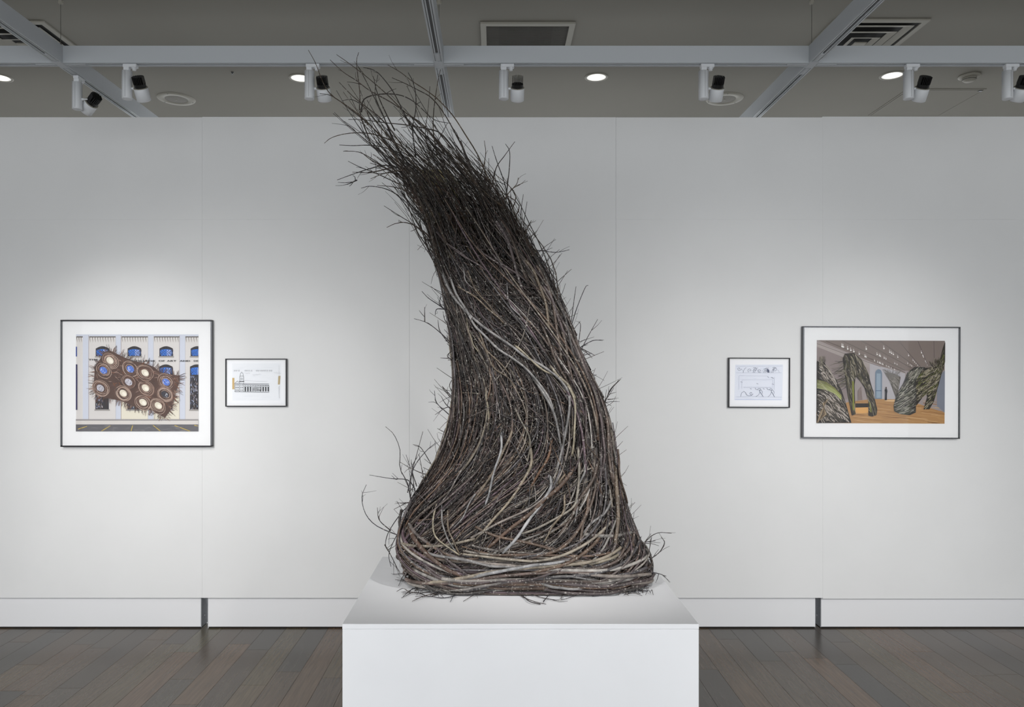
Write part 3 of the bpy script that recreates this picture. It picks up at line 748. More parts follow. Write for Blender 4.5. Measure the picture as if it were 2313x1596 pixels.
# hoops that sweep down round the two lower corners
for i in range(26):
    k = random.uniform(-0.08, 0.08); o = random.uniform(-0.03, 0.03)
    P = S(np.array([1.02, 0.92, 0.82, 0.74, 0.70, 0.69]) + o, np.array([-1.9, -1.6, -1.3, -0.95, -0.45, 0.1]) + k * 2, 1.0 + 0.3 * k + np.array([0, .02, .04, .02, 0, 0]))
    r0 = random.uniform(0.003, 0.007); branch(P, r0, r0 * 0.7, pick(PAL_MID if i % 3 else PAL_DARK), n=24, sides=6)
for i in range(22):
    k = random.uniform(-0.08, 0.08); o = random.uniform(-0.03, 0.03)
    P = S(np.array([1.10, 0.95, 0.83, 0.74, 0.70, 0.69]) + o, np.array([1.7, 1.5, 1.35, 1.0, 0.5, -0.1]) + k * 2, 1.0 + 0.3 * k + np.array([0, 0, .01, .01, 0, 0]))
    r0 = random.uniform(0.003, 0.007); branch(P, r0, r0 * 0.7, pick(PAL_MID if i % 3 else PAL_DARK), n=24, sides=6)

# 3) twigs of the crown
def at_depth(pts, D): return [((a - CX) * D / F, D + 0.0, H - (b - CY) * D / F) for a, b in pts]
CR_COL = [(44, 34, 28), (58, 44, 34), (50, 42, 38), (70, 56, 40), (38, 31, 28)]
crown = [
 [(52,72),(100,160),(145,280),(215,400),(330,490),(480,610),(620,760),(760,960)], [(272,112),(370,190),(520,310),(660,430),(800,560),(950,660),(1100,860)],
 [(222,152),(330,260),(430,330),(540,410),(700,490),(850,590),(1010,720),(1160,900)], [(452,118),(435,200),(455,420),(450,560),(520,760)],
 [(428,185),(480,280),(560,440),(640,600),(700,760),(800,960)], [(480,215),(540,215),(600,250),(700,380),(790,560),(900,760),(1000,960)],
 [(660,178),(760,230),(850,300),(960,380),(1060,470),(1170,600),(1260,740),(1360,900),(1450,1100)],
 [(690,270),(800,320),(900,380),(1000,450),(1100,580),(1200,760),(1300,960)], [(820,245),(860,330),(885,440),(885,560),(860,700),(880,900)],
 [(1070,235),(1040,360),(1015,520),(1010,680),(1040,880)], [(290,320),(400,440),(520,540),(640,640),(780,820)],
 [(150,420),(250,450),(400,560),(560,690),(720,860),(860,1060)], [(310,465),(400,470),(500,540),(600,660),(760,860),(900,1080)],
 [(245,540),(330,620),(420,700),(560,820),(700,930),(860,1100)], [(190,808),(240,760),(330,720),(450,700),(580,715),(760,800),(920,960)],
 [(305,822),(400,822),(520,808),(620,812),(760,860),(900,980)], [(335,868),(460,875),(600,950),(760,1060),(900,1200)],
 [(350,915),(440,960),(580,1020),(760,1110),(880,1160),(1000,1280)], [(282,1080),(400,1045),(540,1000),(660,970),(820,1000)],
 [(470,1150),(540,1132),(650,1145),(740,1190),(820,1290),(920,1450)], [(580,1110),(700,1115),(820,1150),(900,1200)],
 [(640,1278),(760,1350),(860,1410),(940,1480),(1000,1560)], [(660,1442),(740,1415),(830,1415),(940,1470),(1000,1540)],
 [(1405,760),(1415,850),(1400,960),(1370,1080),(1400,1240)], [(1568,782),(1600,850),(1598,980),(1580,1150),(1570,1280),(1590,1400)],
 [(1640,780),(1560,880),(1500,960),(1470,1080),(1440,1200)], [(1465,830),(1500,940),(1560,1100),(1600,1260),(1640,1400)],
 [(1665,1070),(1650,1120),(1590,1180),(1540,1260),(1530,1340)], [(1765,1390),(1720,1470),(1700,1530)],
 [(585,255),(560,400),(620,560),(690,720),(780,900)], [(545,258),(580,400),(650,560),(720,700)],
 [(360,605),(440,595),(520,600),(660,625),(800,650),(960,690),(1070,730),(1170,840),(1300,1000)],
 [(1150,640),(1020,620),(880,500),(760,440),(600,425),(480,450),(455,540)], [(450,620),(490,720),(600,840),(700,960)],
 [(515,480),(600,620),(690,760),(790,900)], [(740,600),(820,560),(880,640),(980,760),(1100,940)], [(1125,650),(1060,760),(1000,860),(960,980)],
 [(345,1100),(420,1060)], [(400,1020),(520,1012),(600,990),(700,960)], [(520,930),(600,960),(700,1010),(800,1080)],
 [(455,850),(520,900),(620,960),(740,1040)], [(540,1075),(620,1030),(700,1000),(800,980)],
]
random.seed(21)
for pts in crown[:]:
    D0 = YC0 + random.uniform(-0.09, 0.09)
    P = at_depth(z1(pts), D0)
    P = [(x, y + 0.03 * math.sin(i * 0.7 + D0 * 90), z) for i, (x, y, z) in enumerate(P)][::-1]
    branch(P, 0.0030, 0.0011, pick(CR_COL), name='crown_twig', sides=5, n=24, shoots=random.randint(1, 4))
branch(at_depth(z1([(1222, 775), (1260, 880), (1300, 1000), (1340, 1080), (1400, 1240), (1480, 1420)]), YC0 - 0.08)[::-1], 0.006, 0.004, lin((66, 56, 52)), name='crown_twig')
for i in range(225):
    q = random.uniform(-0.95, 0.95); d = random.uniform(-0.12, 0.12)
    zs = random.uniform(1.9, 2.25); ze = min(2.86, 2.30 + abs(random.gauss(0, 0.17)) + 0.03)
    q2 = q * random.uniform(0.7, 1.15) + random.gauss(0, 0.12)
    zz = np.linspace(zs, ze, 6); L = np.interp(zz, TZz, TL); R_ = np.interp(zz, TZz, TR); s = np.linspace(0, 1, 6)
    bend = random.gauss(0, 0.03)
    x = (L + R_) / 2 + (R_ - L) / 2 * (q * (1 - s) + q2 * s) + bend * np.sin(s * PI * random.uniform(0.7, 1.4)) + random.gauss(0, .03) * s * s
    y = YC0 + d + 0.10 * s * random.gauss(0, 0.6)
    r0 = random.uniform(0.0018, 0.0034)
    branch(np.stack([x, y, zz], -1), r0, 0.0008, pick(CR_COL), name='crown_twig', sides=4, n=14, shoots=random.randint(0, 3), wig=0.002)
for i in range(26):                           # upright shoots on the right shoulder
    pxx = random.uniform(1080, 1180); pyy = 430 + (pxx - 1080) * 1.1 + random.uniform(0, 60); hgt = random.uniform(50, 130)
    lean = random.uniform(-30, 15)
    P = at_depth([(pxx + 18, pyy + 60), (pxx, pyy), (pxx + lean * 0.4, pyy - hgt * 0.5), (pxx + lean, pyy - hgt)], YC0 + random.uniform(-0.08, 0.08))
    branch(P, 0.0024, 0.0009, pick(CR_COL), name='crown_twig', sides=4, n=12, shoots=2)

# 4) loose sprigs that stick out of the sides and foot
sprigs = [z3(p) for p in (
 [(205,328),(260,380),(300,480),(300,600),(350,700),(375,820),(430,900)], [(100,645),(240,668),(350,678),(400,740)],
 [(80,708),(50,790),(75,900),(150,980),(290,1040),(360,1060)], [(450,360),(410,510),(375,650),(370,800),(420,900)],
 [(385,445),(440,470),(520,600),(580,680)], [(538,432),(470,490),(390,600),(350,760)], [(340,512),(380,640),(400,760),(440,860)],
 [(152,858),(165,940),(240,1010)], [(425,508),(450,640),(470,760)], [(240,1245),(230,1150),(300,1000),(380,860)],
 [(235,1160),(205,1105),(230,1010),(330,870),(440,790)], [(300,1290),(240,1170),(200,1100)], [(260,870),(330,835),(420,800),(520,700)],
 [(525,92),(540,170),(600,230),(680,300)], [(575,62),(620,110),(670,170)], [(530,250),(620,200),(680,260)], [(545,340),(600,370),(660,400)],
 [(570,130),(600,180),(660,240)], [(300,560),(370,600),(470,640),(540,620)], [(430,500),(380,600),(410,720)], [(270,1130),(300,1060),(380,1000)],
 [(2080,1027),(2000,1022),(1940,1050),(1880,1115),(1840,1160)], [(2010,1050),(2035,1090),(2000,1150),(1940,1195),(1880,1230)],
 [(1975,1075),(1900,1090),(1860,1150)], [(1950,1050),(1930,1150),(1910,1200)], [(2045,1308),(2000,1292),(1920,1275)],
 [(1748,15),(1680,90),(1635,190),(1600,260)], [(1698,148),(1660,150)], [(1828,950),(1780,935),(1740,900)], [(1740,680),(1745,760),(1790,860),(1800,960),(1850,1080)])]
sprigs += [z2(p) for p in (
 [(410,628),(470,690),(560,750),(640,810)], [(340,875),(440,905),(540,970),(680,1100),(720,1160)], [(435,770),(437,905)], [(530,845),(545,790),(620,790)],
 [(555,885),(575,990),(680,1130)], [(1740,255),(1620,278),(1500,265),(1395,258),(1340,280)], [(1395,5),(1330,110),(1310,180)], [(1800,585),(1780,720),(1750,960),(1740,1040)],
 [(1910,575),(1880,600),(1800,800),(1745,990),(1730,1060)], [(1995,880),(1900,1050),(1820,1210),(1790,1280)], [(1825,898),(1840,950),(1810,1170),(1790,1230)],
 [(2040,1072),(1960,1070),(1860,1120),(1800,1170)], [(1968,1205),(1900,1170),(1820,1130)], [(1940,1185),(1870,1205),(1800,1230)], [(1985,1380),(1930,1400),(1880,1460)],
 [(2190,1425),(2110,1510),(2075,1590),(2040,1660)], [(1385,210),(1390,270),(1400,300)], [(585,650),(575,740),(640,820)], [(600,810),(620,890),(680,960)],
 [(690,1160),(640,1210),(700,1260)], [(690,1410),(660,1480),(700,1560)], [(595,1490),(640,1550),(700,1620)])]
random.seed(36)
for pts in sprigs:
    D0 = YC0 + random.uniform(-0.06, 0.06)
    low = min(p[1] for p in pts) > 1180
    P = at_depth(pts, D0 - (0.1 if low else 0))[::-1]
    branch(P, 0.0026, 0.0010, pick([(44, 38, 40), (56, 48, 46), (40, 36, 44)]), name='side_sprig', sides=5, n=16, shoots=random.randint(1, 4))
foot = [z3(p) for p in ([(310,1450),(400,1420),(500,1440),(600,1400)], [(380,1472),(470,1440),(560,1420)], [(715,1472),(800,1430),(860,1410),(900,1360)],
 [(1258,1490),(1180,1480),(1100,1440),(1050,1400)], [(1450,1435),(1350,1470),(1240,1450),(1130,1425),(1050,1400)], [(1285,1420),(1240,1480)], [(940,1360),(955,1400),(930,1430)],
 [(255,1295),(330,1300),(400,1330)], [(290,1370),(330,1300),(400,1260)], [(270,1330),(340,1345),(420,1370)], [(320,1440),(380,1400),(450,1380)],
 [(630,1475),(660,1430),(700,1400)], [(1350,1455),(1380,1430),(1440,1400)], [(1560,1440),(1700,1425),(1830,1405),(1925,1412)], [(1800,1420),(1860,1400),(1920,1370)],
 [(400,1440),(480,1445),(580,1450),(680,1440)], [(1100,1430),(1150,1480),(1220,1490)], [(350,1410),(420,1425),(500,1410)], [(900,1405),(1000,1410),(1080,1420),(1160,1420)])]
for pts in foot:
    P = []
    for i, (a, b) in enumerate(pts):
        D = F * (H - PZ - 0.004) / (b - CY); D = min(max(D, 2.7), 3.3)
        P.append(((a - CX) * D / F, D, PZ + 0.004 + 0.004 * (i % 2)))
    branch(P[::-1], 0.0022, 0.001, pick([(44, 38, 40), (52, 50, 58), (70, 60, 56)]), name='foot_twig', sides=5, n=14, shoots=random.randint(1, 3))
random.seed(77)
for i in range(40):                            # debris under the two lower corners
    left = i % 2; x0 = random.uniform(925, 1010) if left else random.uniform(1380, 1470)
    D = 2.93 + random.uniform(-0.06, 0.05); x = (x0 - CX) * D / F; a = random.uniform(0, PI * 2); L = random.uniform(0.03, 0.09)
    P = [(x, D, PZ + 0.004), (x + L * 0.5 * math.cos(a), D + L * 0.3 * math.sin(a), PZ + 0.006 + 0.02 * random.random()), (x + L * math.cos(a), D + L * 0.6 * math.sin(a), PZ + 0.004)]
    branch(P, 0.0016, 0.0009, pick([(50, 48, 56), (60, 52, 48)]), name='foot_twig', sides=4, n=8)

# pale wooden armature inside, seen through the crown
ar = []
for (py, l, r) in ((1290, 1100, 1260), (900, 1120, 1240), (600, 1040, 1150), (520, 985, 1080), (470, 950, 1062), (420, 946, 1040), (385, 950, 1010)):
    D = YC0 + 0.07; ar.append(((l - CX) * D / F, (r - CX) * D / F, H - (py - CY) * D / F))
bm = bmesh.new(); rings = []
for l, r, z in ar:
    z = max(z, PZ + 0.002)
    rings.append([bm.verts.new(Vector((a, b, z)) - Vector(ROOT)) for a, b in ((l, YC0 + 0.055), (r, YC0 + 0.055), (r, YC0 + 0.085), (l, YC0 + 0.085))])
for A, B in zip(rings, rings[1:]):
    for i in range(4): bm.faces.new((A[i], A[(i + 1) % 4], B[(i + 1) % 4], B[i]))
bm.faces.new(rings[0]); bm.faces.new(rings[-1])
link('wooden_armature', bm_mesh('wooden_armature', bm), M_ply, sculpture, label='pale yellow wooden board glimpsed between the twigs')

# ------------------------------------------------------------ framed pictures
class Paint:
    """flat print: coloured shapes in print coordinates, each a hair above the last"""
    def __init__(s, x0, y0, x1, y1, W, Hh): s.b = (x0, y0, x1, y1); s.W = W; s.H = Hh; s.V = []; s.F = []; s.C = []; s.k = 0; s.kmax = 0; s.cy = None
    def _pt(s, x, y):
        x0, y0, x1, y1 = s.b; x = min(max(x, x0), x1); y = min(max(y, y0), y1)
        return ((x - x0) / (x1 - x0) - 0.5) * s.W, -float(s.k), (0.5 - (y - y0) / (y1 - y0)) * s.H
    def step(s):
        if s.cy: s.k = s.cy[0] + 1 + s.cy[2] % s.cy[1]; s.cy[2] += 1
        else: s.k = s.kmax + 1
        s.kmax = max(s.kmax, s.k)
    def cycle(s, n=None):
        s.cy = [s.kmax, n, 0] if n else None
    def poly(s, pts, col, hold=False):
        if not hold: s.step()
        o = len(s.V); P = [s._pt(*p) for p in pts]; s.V += P
        for t in tessellate_polygon([[Vector((p[0], p[2], 0)) for p in P]]):
            a, b, c = (P[i] for i in t)
            cr = (b[0] - a[0]) * (c[2] - a[2]) - (b[2] - a[2]) * (c[0] - a[0])
            s.F.append((o + t[0], o + t[1], o + t[2]) if cr > 0 else (o + t[0], o + t[2], o + t[1]))
        s.C += [(*lin(col), 1)] * len(P)
    def rect(s, a, b, c, d, col): s.poly([(a, b), (c, b), (c, d), (a, d)], col)
    def line(s, pts, wd, col):
        s.step()
        for (ax, ay), (bx_, by_) in zip(pts, pts[1:]):
            L = math.hypot(bx_ - ax, by_ - ay) or 1; nx, ny = -(by_ - ay) / L * wd / 2, (bx_ - ax) / L * wd / 2
            x0, y0, x1, y1 = s.b
            if max(ax, bx_) < x0 or min(ax, bx_) > x1 or max(ay, by_) < y0 or min(ay, by_) > y1: continue
            s.poly([(ax + nx, ay + ny), (bx_ + nx, by_ + ny), (bx_ - nx, by_ - ny), (ax - nx, ay - ny)], col, True)
    def ell(s, cx, cy, rx, ry, col, rot=0, n=18):
        s.poly([(cx + rx * math.cos(t) * math.cos(rot) - ry * math.sin(t) * math.sin(rot), cy + rx * math.cos(t) * math.sin(rot) + ry * math.sin(t) * math.cos(rot))
                for t in [2 * PI * i / n for i in range(n)]], col)
    def ering(s, cx, cy, rx, ry, wd, col, rot=0, a0=0, a1=2 * PI, n=18):
        s.line([(cx + rx * math.cos(t) * math.cos(rot) - ry * math.sin(t) * math.sin(rot), cy + rx * math.cos(t) * math.sin(rot) + ry * math.sin(t) * math.cos(rot))
                for t in [a0 + (a1 - a0) * i / n for i in range(n + 1)]], wd, col)
    def obj(s, name, parent, y, m=None):
        k = min(2e-5, 0.0058 / s.kmax); s.top = k * s.kmax
        me = bpy.data.meshes.new(name); me.from_pydata([(a, b * k, c) for a, b, c in s.V], [], s.F); me.update()
        at = me.color_attributes.new('tint', 'FLOAT_COLOR', 'POINT'); at.data.foreach_set('color', np.array(s.C, np.float32).ravel())
        return link(name, me, m or M_print, parent, (0, y, 0))

def framed(px0, py0, px1, py1, label, thick, fw, front_mat, side_mat, rot=0.0):
    D = WALL - thick; s = F / D
    X0, X1 = (px0 - CX) / s, (px1 - CX) / s; Z1, Z0 = H - (py0 - CY) / s, H - (py1 - CY) / s
    W, Hh = X1 - X0, Z1 - Z0
    t = empty('framed_picture', ((X0 + X1) / 2, WALL, (Z0 + Z1) / 2), (0, rot, 0), label=label, cat='picture', group='framed pictures on the wall')
    for nm, d in (('top', (-W / 2, W / 2, -thick, -0.0005, Hh / 2 - fw, Hh / 2)), ('bottom', (-W / 2, W / 2, -thick, -0.0005, -Hh / 2, -Hh / 2 + fw)),
                  ('left', (-W / 2, -W / 2 + fw, -thick, -0.0005, -Hh / 2 + fw, Hh / 2 - fw)), ('right', (W / 2 - fw, W / 2, -thick, -0.0005, -Hh / 2 + fw, Hh / 2 - fw))):
        bm = bmesh.new(); box(bm, *d, bev=min(fw, thick) * 0.22, seg=2)
        link('frame_rail', bm_mesh('frame_rail', bm), side_mat if nm in ('left', 'right') else front_mat, t)
    boxobj('mat_board', (-W / 2 + fw * 0.9, W / 2 - fw * 0.9, -thick + 0.010, -0.002, -Hh / 2 + fw * 0.9, Hh / 2 - fw * 0.9), M_matb, t)
    boxobj('glass', (-W / 2 + fw * 0.9, W / 2 - fw * 0.9, -thick + 0.0026, -thick + 0.003, -Hh / 2 + fw * 0.9, Hh / 2 - fw * 0.9), M_glass, t)
    return t, s, (px0 + px1) / 2, (py0 + py1) / 2, -thick + 0.010

def print_at(fr, a0, b0, a1, b1, bounds):
    t, s, mx, my, yb = fr
    p = Paint(*bounds, (a1 - a0) / s, (b1 - b0) / s)
    off = (((a0 + a1) / 2 - mx) / s, (my - (b0 + b1) / 2) / s)
    return p, off
def place(p, fr, off, name, **k):
    # slim paper board behind the ink
    t, yb = fr[0], fr[4]
    o = p.obj(name, t, yb - 0.0006); o.location = (off[0], yb - 0.0006, off[1])
    tagp(o, **k)
    return o

# --- large picture, left: a brown woven work on a pale building
fr = framed(136, 722, 478, 1009, 'large framed photo of a brown woven form across a pale college building, far left', 0.030, 0.0075, M_fr, M_frg)
p, off = print_at(fr, 170, 754.7, 447, 974, (243, 222, 1367, 1112))
R = random.Random(2)
p.rect(243, 222, 1367, 1112, (196, 200, 212))
for a, b in ((360, 607), (657, 904), (955, 1194), (1245, 1367), (243, 304)): p.rect(a, 240, b, 1048, (206, 202, 200))
for a, b in ((657, 904), (955, 1194)): p.rect(a, 800, b, 1048, (218, 212, 196))
for x in (358, 655, 1192): p.line([(x, 230), (x, 1048)], 3, (120, 100, 90))
for x in (606, 903, 953, 1245): p.line([(x, 240), (x, 1048)], 2, (160, 158, 162))
for a, b in ((243, 304), (363, 606), (660, 902), (957, 1192), (1247, 1367)):
    p.rect(a, 240, b, 250, (90, 84, 80))
    x = a + 3
    while x < b - 6:
        p.rect(x, 248, x + 5, 268, (88, 80, 74))
        for q, yy in enumerate((270, 278, 287)): p.rect(x + q * 2, yy, x + 9, yy + 4, (120, 108, 96))
        x += 24 if b > 304 else 20
def win(cx, y0, y1, arch=True, mix=False):
    w_ = 62
    if arch: p.poly([(cx - w_, y1), (cx - w_, y0 + 22)] + [(cx - w_ + 2 * w_ * i / 8, y0 + 22 - 22 * math.sin(PI * i / 8)) for i in range(9)] + [(cx + w_, y1)], (44, 40, 44))
    yb = y1 - 4 if not mix else y0 + 95
    p.poly([(cx - w_ + 8, yb), (cx - w_ + 8, y0 + 36)] + [(cx - w_ + 8 + (2 * w_ - 16) * i / 6, y0 + 36 - 8 * math.sin(PI * i / 6)) for i in range(7)] + [(cx + w_ - 8, yb)], (52, 118, 212))
    p.rect(cx + 5, y0 + 34, cx + w_ - 10, yb, (140, 165, 225))
    for k in range(-2, 6):
        xa = cx - w_ + 8 + k * 24
        p.line([(max(xa, cx - w_ + 8), y0 + 34 + max(0, cx - w_ + 8 - xa)), (min(xa + 60, cx + w_ - 8), min(yb, y0 + 94))], 3, (40, 44, 70))
        p.line([(min(xa + 60, cx + w_ - 8), y0 + 34), (max(xa, cx - w_ + 8), min(yb, y0 + 94))], 3, (40, 44, 70))
    p.rect(cx - w_ - 8, y1, cx + w_ + 10, y1 + 13, (150, 146, 142))
for cx in (485, 778, 1070, 1357): win(cx, 330, 422)
for cx in (482, 776, 1068, 1352):
    win(cx, 497, 910, True, True)
    for k in range(90):
        xx = cx - 56 + R.random() * 66; yy = 600 + R.random() * 300
        p.line([(xx, yy), (xx + R.uniform(-10, 10), yy + R.uniform(8, 22))], 3.5, R.choice(((190, 196, 214), (140, 150, 180), (90, 96, 120), (160, 140, 130))))
    p.line([(cx + 12, 600), (cx + 12, 905)], 5, (30, 28, 30)); p.line([(cx - 58, 728), (cx + 58, 728)], 6, (110, 108, 112))
p.rect(243, 335, 252, 425, (60, 80, 150)); p.rect(243, 497, 256, 915, (58, 56, 90))
p.rect(243, 1000, 1367, 1014, (150, 146, 146)); p.rect(243, 1014, 1367, 1048, (205, 200, 196))
p.rect(243, 1048, 1367, 1112, (96, 94, 98))
for a, b in (((345, 1066), (262, 1092)), ((560, 1060), (478, 1110)), ((765, 1056), (750, 1108)), ((950, 1054), (1020, 1110)), ((1150, 1058), (1290, 1110)), ((1330, 1056), (1367, 1064))):
    p.line([a, b], 7, (196, 170, 80))
for k in range(70):
    xx, yy = R.uniform(243, 1360), R.uniform(1055, 1110); p.line([(xx, yy), (xx + R.uniform(10, 50), yy + R.uniform(-4, 4))], 3, R.choice(((84, 82, 86), (120, 118, 120), (140, 138, 140))))
ink_text = []
mass_poly = [(478, 430), (500, 385), (560, 372), (620, 400), (700, 440), (790, 470), (870, 485), (960, 520), (1010, 565), (1100, 585), (1190, 600), (1198, 640), (1165, 740),
             (1140, 830), (1110, 920), (1060, 985), (990, 950), (930, 915), (860, 905), (790, 890), (720, 858), (650, 830), (570, 815), (490, 800), (430, 780), (402, 720), (412, 620), (418, 520)]
fur = [(70, 48, 40), (92, 66, 56), (60, 42, 36), (112, 84, 72), (130, 84, 60)]
n = len(mass_poly); p.cycle(60)
for i in range(n):
    a, b = mass_poly[i], mass_poly[(i + 1) % n]
    for k in range(16):
        t_ = R.random(); x = a[0] + (b[0] - a[0]) * t_; y = a[1] + (b[1] - a[1]) * t_
        dx, dy = b[1] - a[1], -(b[0] - a[0]); L = math.hypot(dx, dy); q = R.uniform(14, 52)
        p.line([(x - dx / L * 10, y - dy / L * 10), (x + dx / L * q + R.uniform(-24, 24), y + dy / L * q + R.uniform(-24, 24))], 2.2, R.choice(fur))
p.cycle(); p.poly(mass_poly, (80, 58, 50)); p.cycle(80)
for k in range(520):
    x = R.uniform(420, 1170); y = 590 + (x - 800) * 0.36 + R.uniform(-190, 200)
    a = 0.5 + R.gauss(0, 0.6); L = R.uniform(20, 60)
    inside = False
    j = n - 1
    for i in range(n):
        if (mass_poly[i][1] > y) != (mass_poly[j][1] > y) and x < (mass_poly[j][0] - mass_poly[i][0]) * (y - mass_poly[i][1]) / (mass_poly[j][1] - mass_poly[i][1]) + mass_poly[i][0]: inside = not inside
        j = i
    if inside: p.line([(x, y), (x + L * 0.5 * math.cos(a), y + L * 0.5 * math.sin(a) + 4), (x + L * math.cos(a), y + L * math.sin(a))], 4.5, R.choice(fur + [(50, 34, 30), (140, 112, 98), (158, 130, 116)]))
p.cycle()
for (cx, cy, kind) in ((558, 462, 'w'), (745, 540, 'b'), (880, 575, 'w'), (498, 552, 'b'), (728, 660, 'g'), (1073, 660, 'b'), (884, 714, 'w'), (470, 715, 'g'), (680, 762, 'w'), (1062, 772, 'd'), (862, 845, 'w'), (1002, 875, 'w')):
    rot = 0.7
    for k in range(11):
        p.ering(cx + R.uniform(-8, 8), cy + R.uniform(-8, 8), 84 - k * 4.2, 64 - k * 3.2, 4.2, R.choice(((58, 40, 34), (160, 134, 120), (112, 84, 72), (178, 156, 142), (76, 54, 46))), rot + R.uniform(-0.15, 0.15), n=16)
    p.ell(cx, cy, 38, 28, {'w': (216, 208, 192), 'b': (86, 120, 200), 'g': (180, 176, 184), 'd': (58, 56, 62)}[kind], rot)
    if kind != 'w':
        for k in range(12): xx, yy = cx + R.uniform(-28, 28), cy + R.uniform(-22, 22); p.line([(xx, yy), (xx + R.uniform(-10, 10), yy + 12)], 3, R.choice(((220, 224, 236), (40, 44, 70))))
    else: p.ell(cx + 8, cy + 6, 20, 14, (234, 228, 216), rot)
pr = place(p, fr, off, 'photo_print')
def text_on(parent, body, size, x, z, y, col, width=None):
    cu = bpy.data.curves.new('lettering', 'FONT'); cu.body = body; cu.size = size; cu.align_x = 'LEFT'; cu.offset = 0.00025
    o = bpy.data.objects.new('lettering', cu); C.objects.link(o)
    dg = bpy.context.evaluated_depsgraph_get(); me = bpy.data.meshes.new_from_object(o.evaluated_get(dg)); bpy.data.objects.remove(o)
    if width:
        xs = [v.co.x for v in me.vertices]; k = width / (max(xs) - min(xs))
        for v in me.vertices: v.co.x *= k
    me.materials.clear(); me.materials.append(col)
    for v in me.vertices: v.co = (v.co.x, -0.0, v.co.y)
    ob = bpy.data.objects.new('lettering', me); C.objects.link(ob); ob.parent = parent; ob.location = (x, y, z)
    return ob
M_ink = mat('ink_black', (40, 38, 42), 0.7); M_inkg = mat('ink_grey', (150, 146, 150), 0.7)
kx = p.W / 1124
def lx(x): return ((x - 243) / 1124 - 0.5) * p.W
def lz(y): return (0.5 - (y - 222) / 890) * p.H
yk = -p.top - 0.0002
for body, a, b, y in (('THE', 360, 450, 461), ('COLLEGE', 755, 972, 472), ('OF', 1003, 1060, 472), ('ART', 1080, 1168, 472), ('AND', 1198, 1294, 472), ('DE', 1324, 1366, 472)):
    text_on(pr, body, 0.0125, lx(a), lz(y), yk, M_ink, (b - a) * kx)

# --- small drawing, left
fr = framed(508.5, 809.5, 647, 918, 'small framed pencil drawing of a colonnaded building with a tower and two tape strips', 0.022, 0.0055, M_fr, M_fr)
p, off = print_at(fr, 513, 815, 642, 912, (1635, 465, 2160, 865))
R = random.Random(4)
p.rect(1635, 465, 2160, 865, (236, 237, 240)); p.poly([(1678, 488), (2128, 486), (2122, 832), (1680, 834)], (229, 231, 235))
for k in range(46):
    y = R.uniform(500, 825); x = R.uniform(1690, 2000)
    p.line([(x + i * 30, y + R.uniform(-4, 4)) for i in range(R.randint(2, 5))], 1.8, (216, 219, 224))
G = (90, 92, 96); LG = (176, 178, 182)
for k, x in enumerate((1690, 1708, 1730, 1790, 1806, 1824, 1846, 1895, 1912, 1934, 1952, 1970, 1990, 2012, 2030)):
    p.line([(x, 548), (x + 6, 562), (x + 12, 546), (x + 14, 562)], 2.4, LG)
for a, b in ((1865, 590), (1900, 586), (2060, 570), (2085, 576), (1800, 575)): p.line([(a, b), (a + 14, b + 8), (a + 26, b), (a + 42, b + 6)], 1.8, LG)
p.rect(1678, 622, 1697, 728, (196, 166, 110)); p.poly([(2102, 604), (2122, 603), (2116, 684), (2098, 684)], (178, 160, 122))
for x in (1703, 1745, 1782): p.line([(x, 670), (x, 752)], 3, G)
p.line([(1700, 752), (2018, 756)], 4, G); p.line([(1700, 674), (2016, 678)], 4, G); p.line([(1786, 686), (2016, 690)], 5, G); p.line([(1790, 648), (2000, 656)], 2, LG)
p.line([(1706, 668), (1726, 650), (1744, 668)], 3, G)
for yy in (680, 705, 730):
    for x in (1710, 1722, 1734, 1755, 1770): p.rect(x, yy, x + 6, yy + 14, (120, 122, 126))
p.line([(1748, 665), (1748, 605), (1782, 605), (1782, 665)], 3, G); p.line([(1752, 605), (1752, 585)], 2.5, G); p.line([(1778, 605), (1778, 585)], 2.5, G)
p.ering(1765, 588, 13, 14, 2.5, G, 0, PI, 2 * PI, 8); p.line([(1765, 572), (1765, 562)], 2, G); p.line([(1742, 655), (1788, 655)], 7, (60, 60, 64)); p.ering(1765, 632, 8, 8, 2.5, G, n=8)
for i in range(10):
    x = 1792 + i * 23.5; p.ering(x + 7, 705, 8, 10, 3, G, 0, PI, 2 * PI, 6); p.rect(x, 705, x + 13, 748, (70, 72, 76) if i not in (3, 4, 5) else (150, 152, 156))
p.poly([(1862, 702), (1942, 712), (1932, 748), (1880, 744)], (196, 198, 202))
for k in range(26): x, y = R.uniform(1866, 1932), R.uniform(706, 742); p.ering(x, y, 6, 4, 1.8, (110, 112, 116), n=6)
for k in range(18): y = 505 + k * 6; p.line([(2108 + R.uniform(-3, 3), y), (2110 + R.uniform(-3, 3), y + 4)], 2, LG)
for k in range(14): y = 700 + k * 8; p.line([(2112 + R.uniform(-5, 5), y), (2108 + R.uniform(-6, 6), y + 5)], 2.4, (130, 132, 138))
place(p, fr, off, 'drawing')

# --- small drawing, right
fr = framed(1646, 807.5, 1785, 920.5, 'small framed ink drawing of curling forms, left of the large right picture', 0.022, 0.0055, M_fr, M_fr, 0.004)
p, off = print_at(fr, 1651, 813, 1780, 915, (125, 405, 645, 825))
p.rect(125, 405, 645, 825, (238, 238, 241)); p.poly([(168, 448), (604, 444), (598, 776), (160, 778)], (223, 226, 236))
R = random.Random(9)
for k in range(40): x, y = R.uniform(170, 520), R.uniform(455, 770); p.line([(x, y), (x + R.uniform(20, 60), y + R.uniform(-5, 5))], 1.8, (210, 214, 228))
def spiral(cx, cy, r, turns, wd, col, ph=0, sq=1.0):
    p.line([(cx + r * (1 - t) * math.cos(ph + 2 * PI * turns * t), cy + sq * r * (1 - t) * math.sin(ph + 2 * PI * turns * t)) for t in [i / 22 for i in range(20)]], wd, col)
INK = (104, 110, 130); IL = (170, 176, 192)
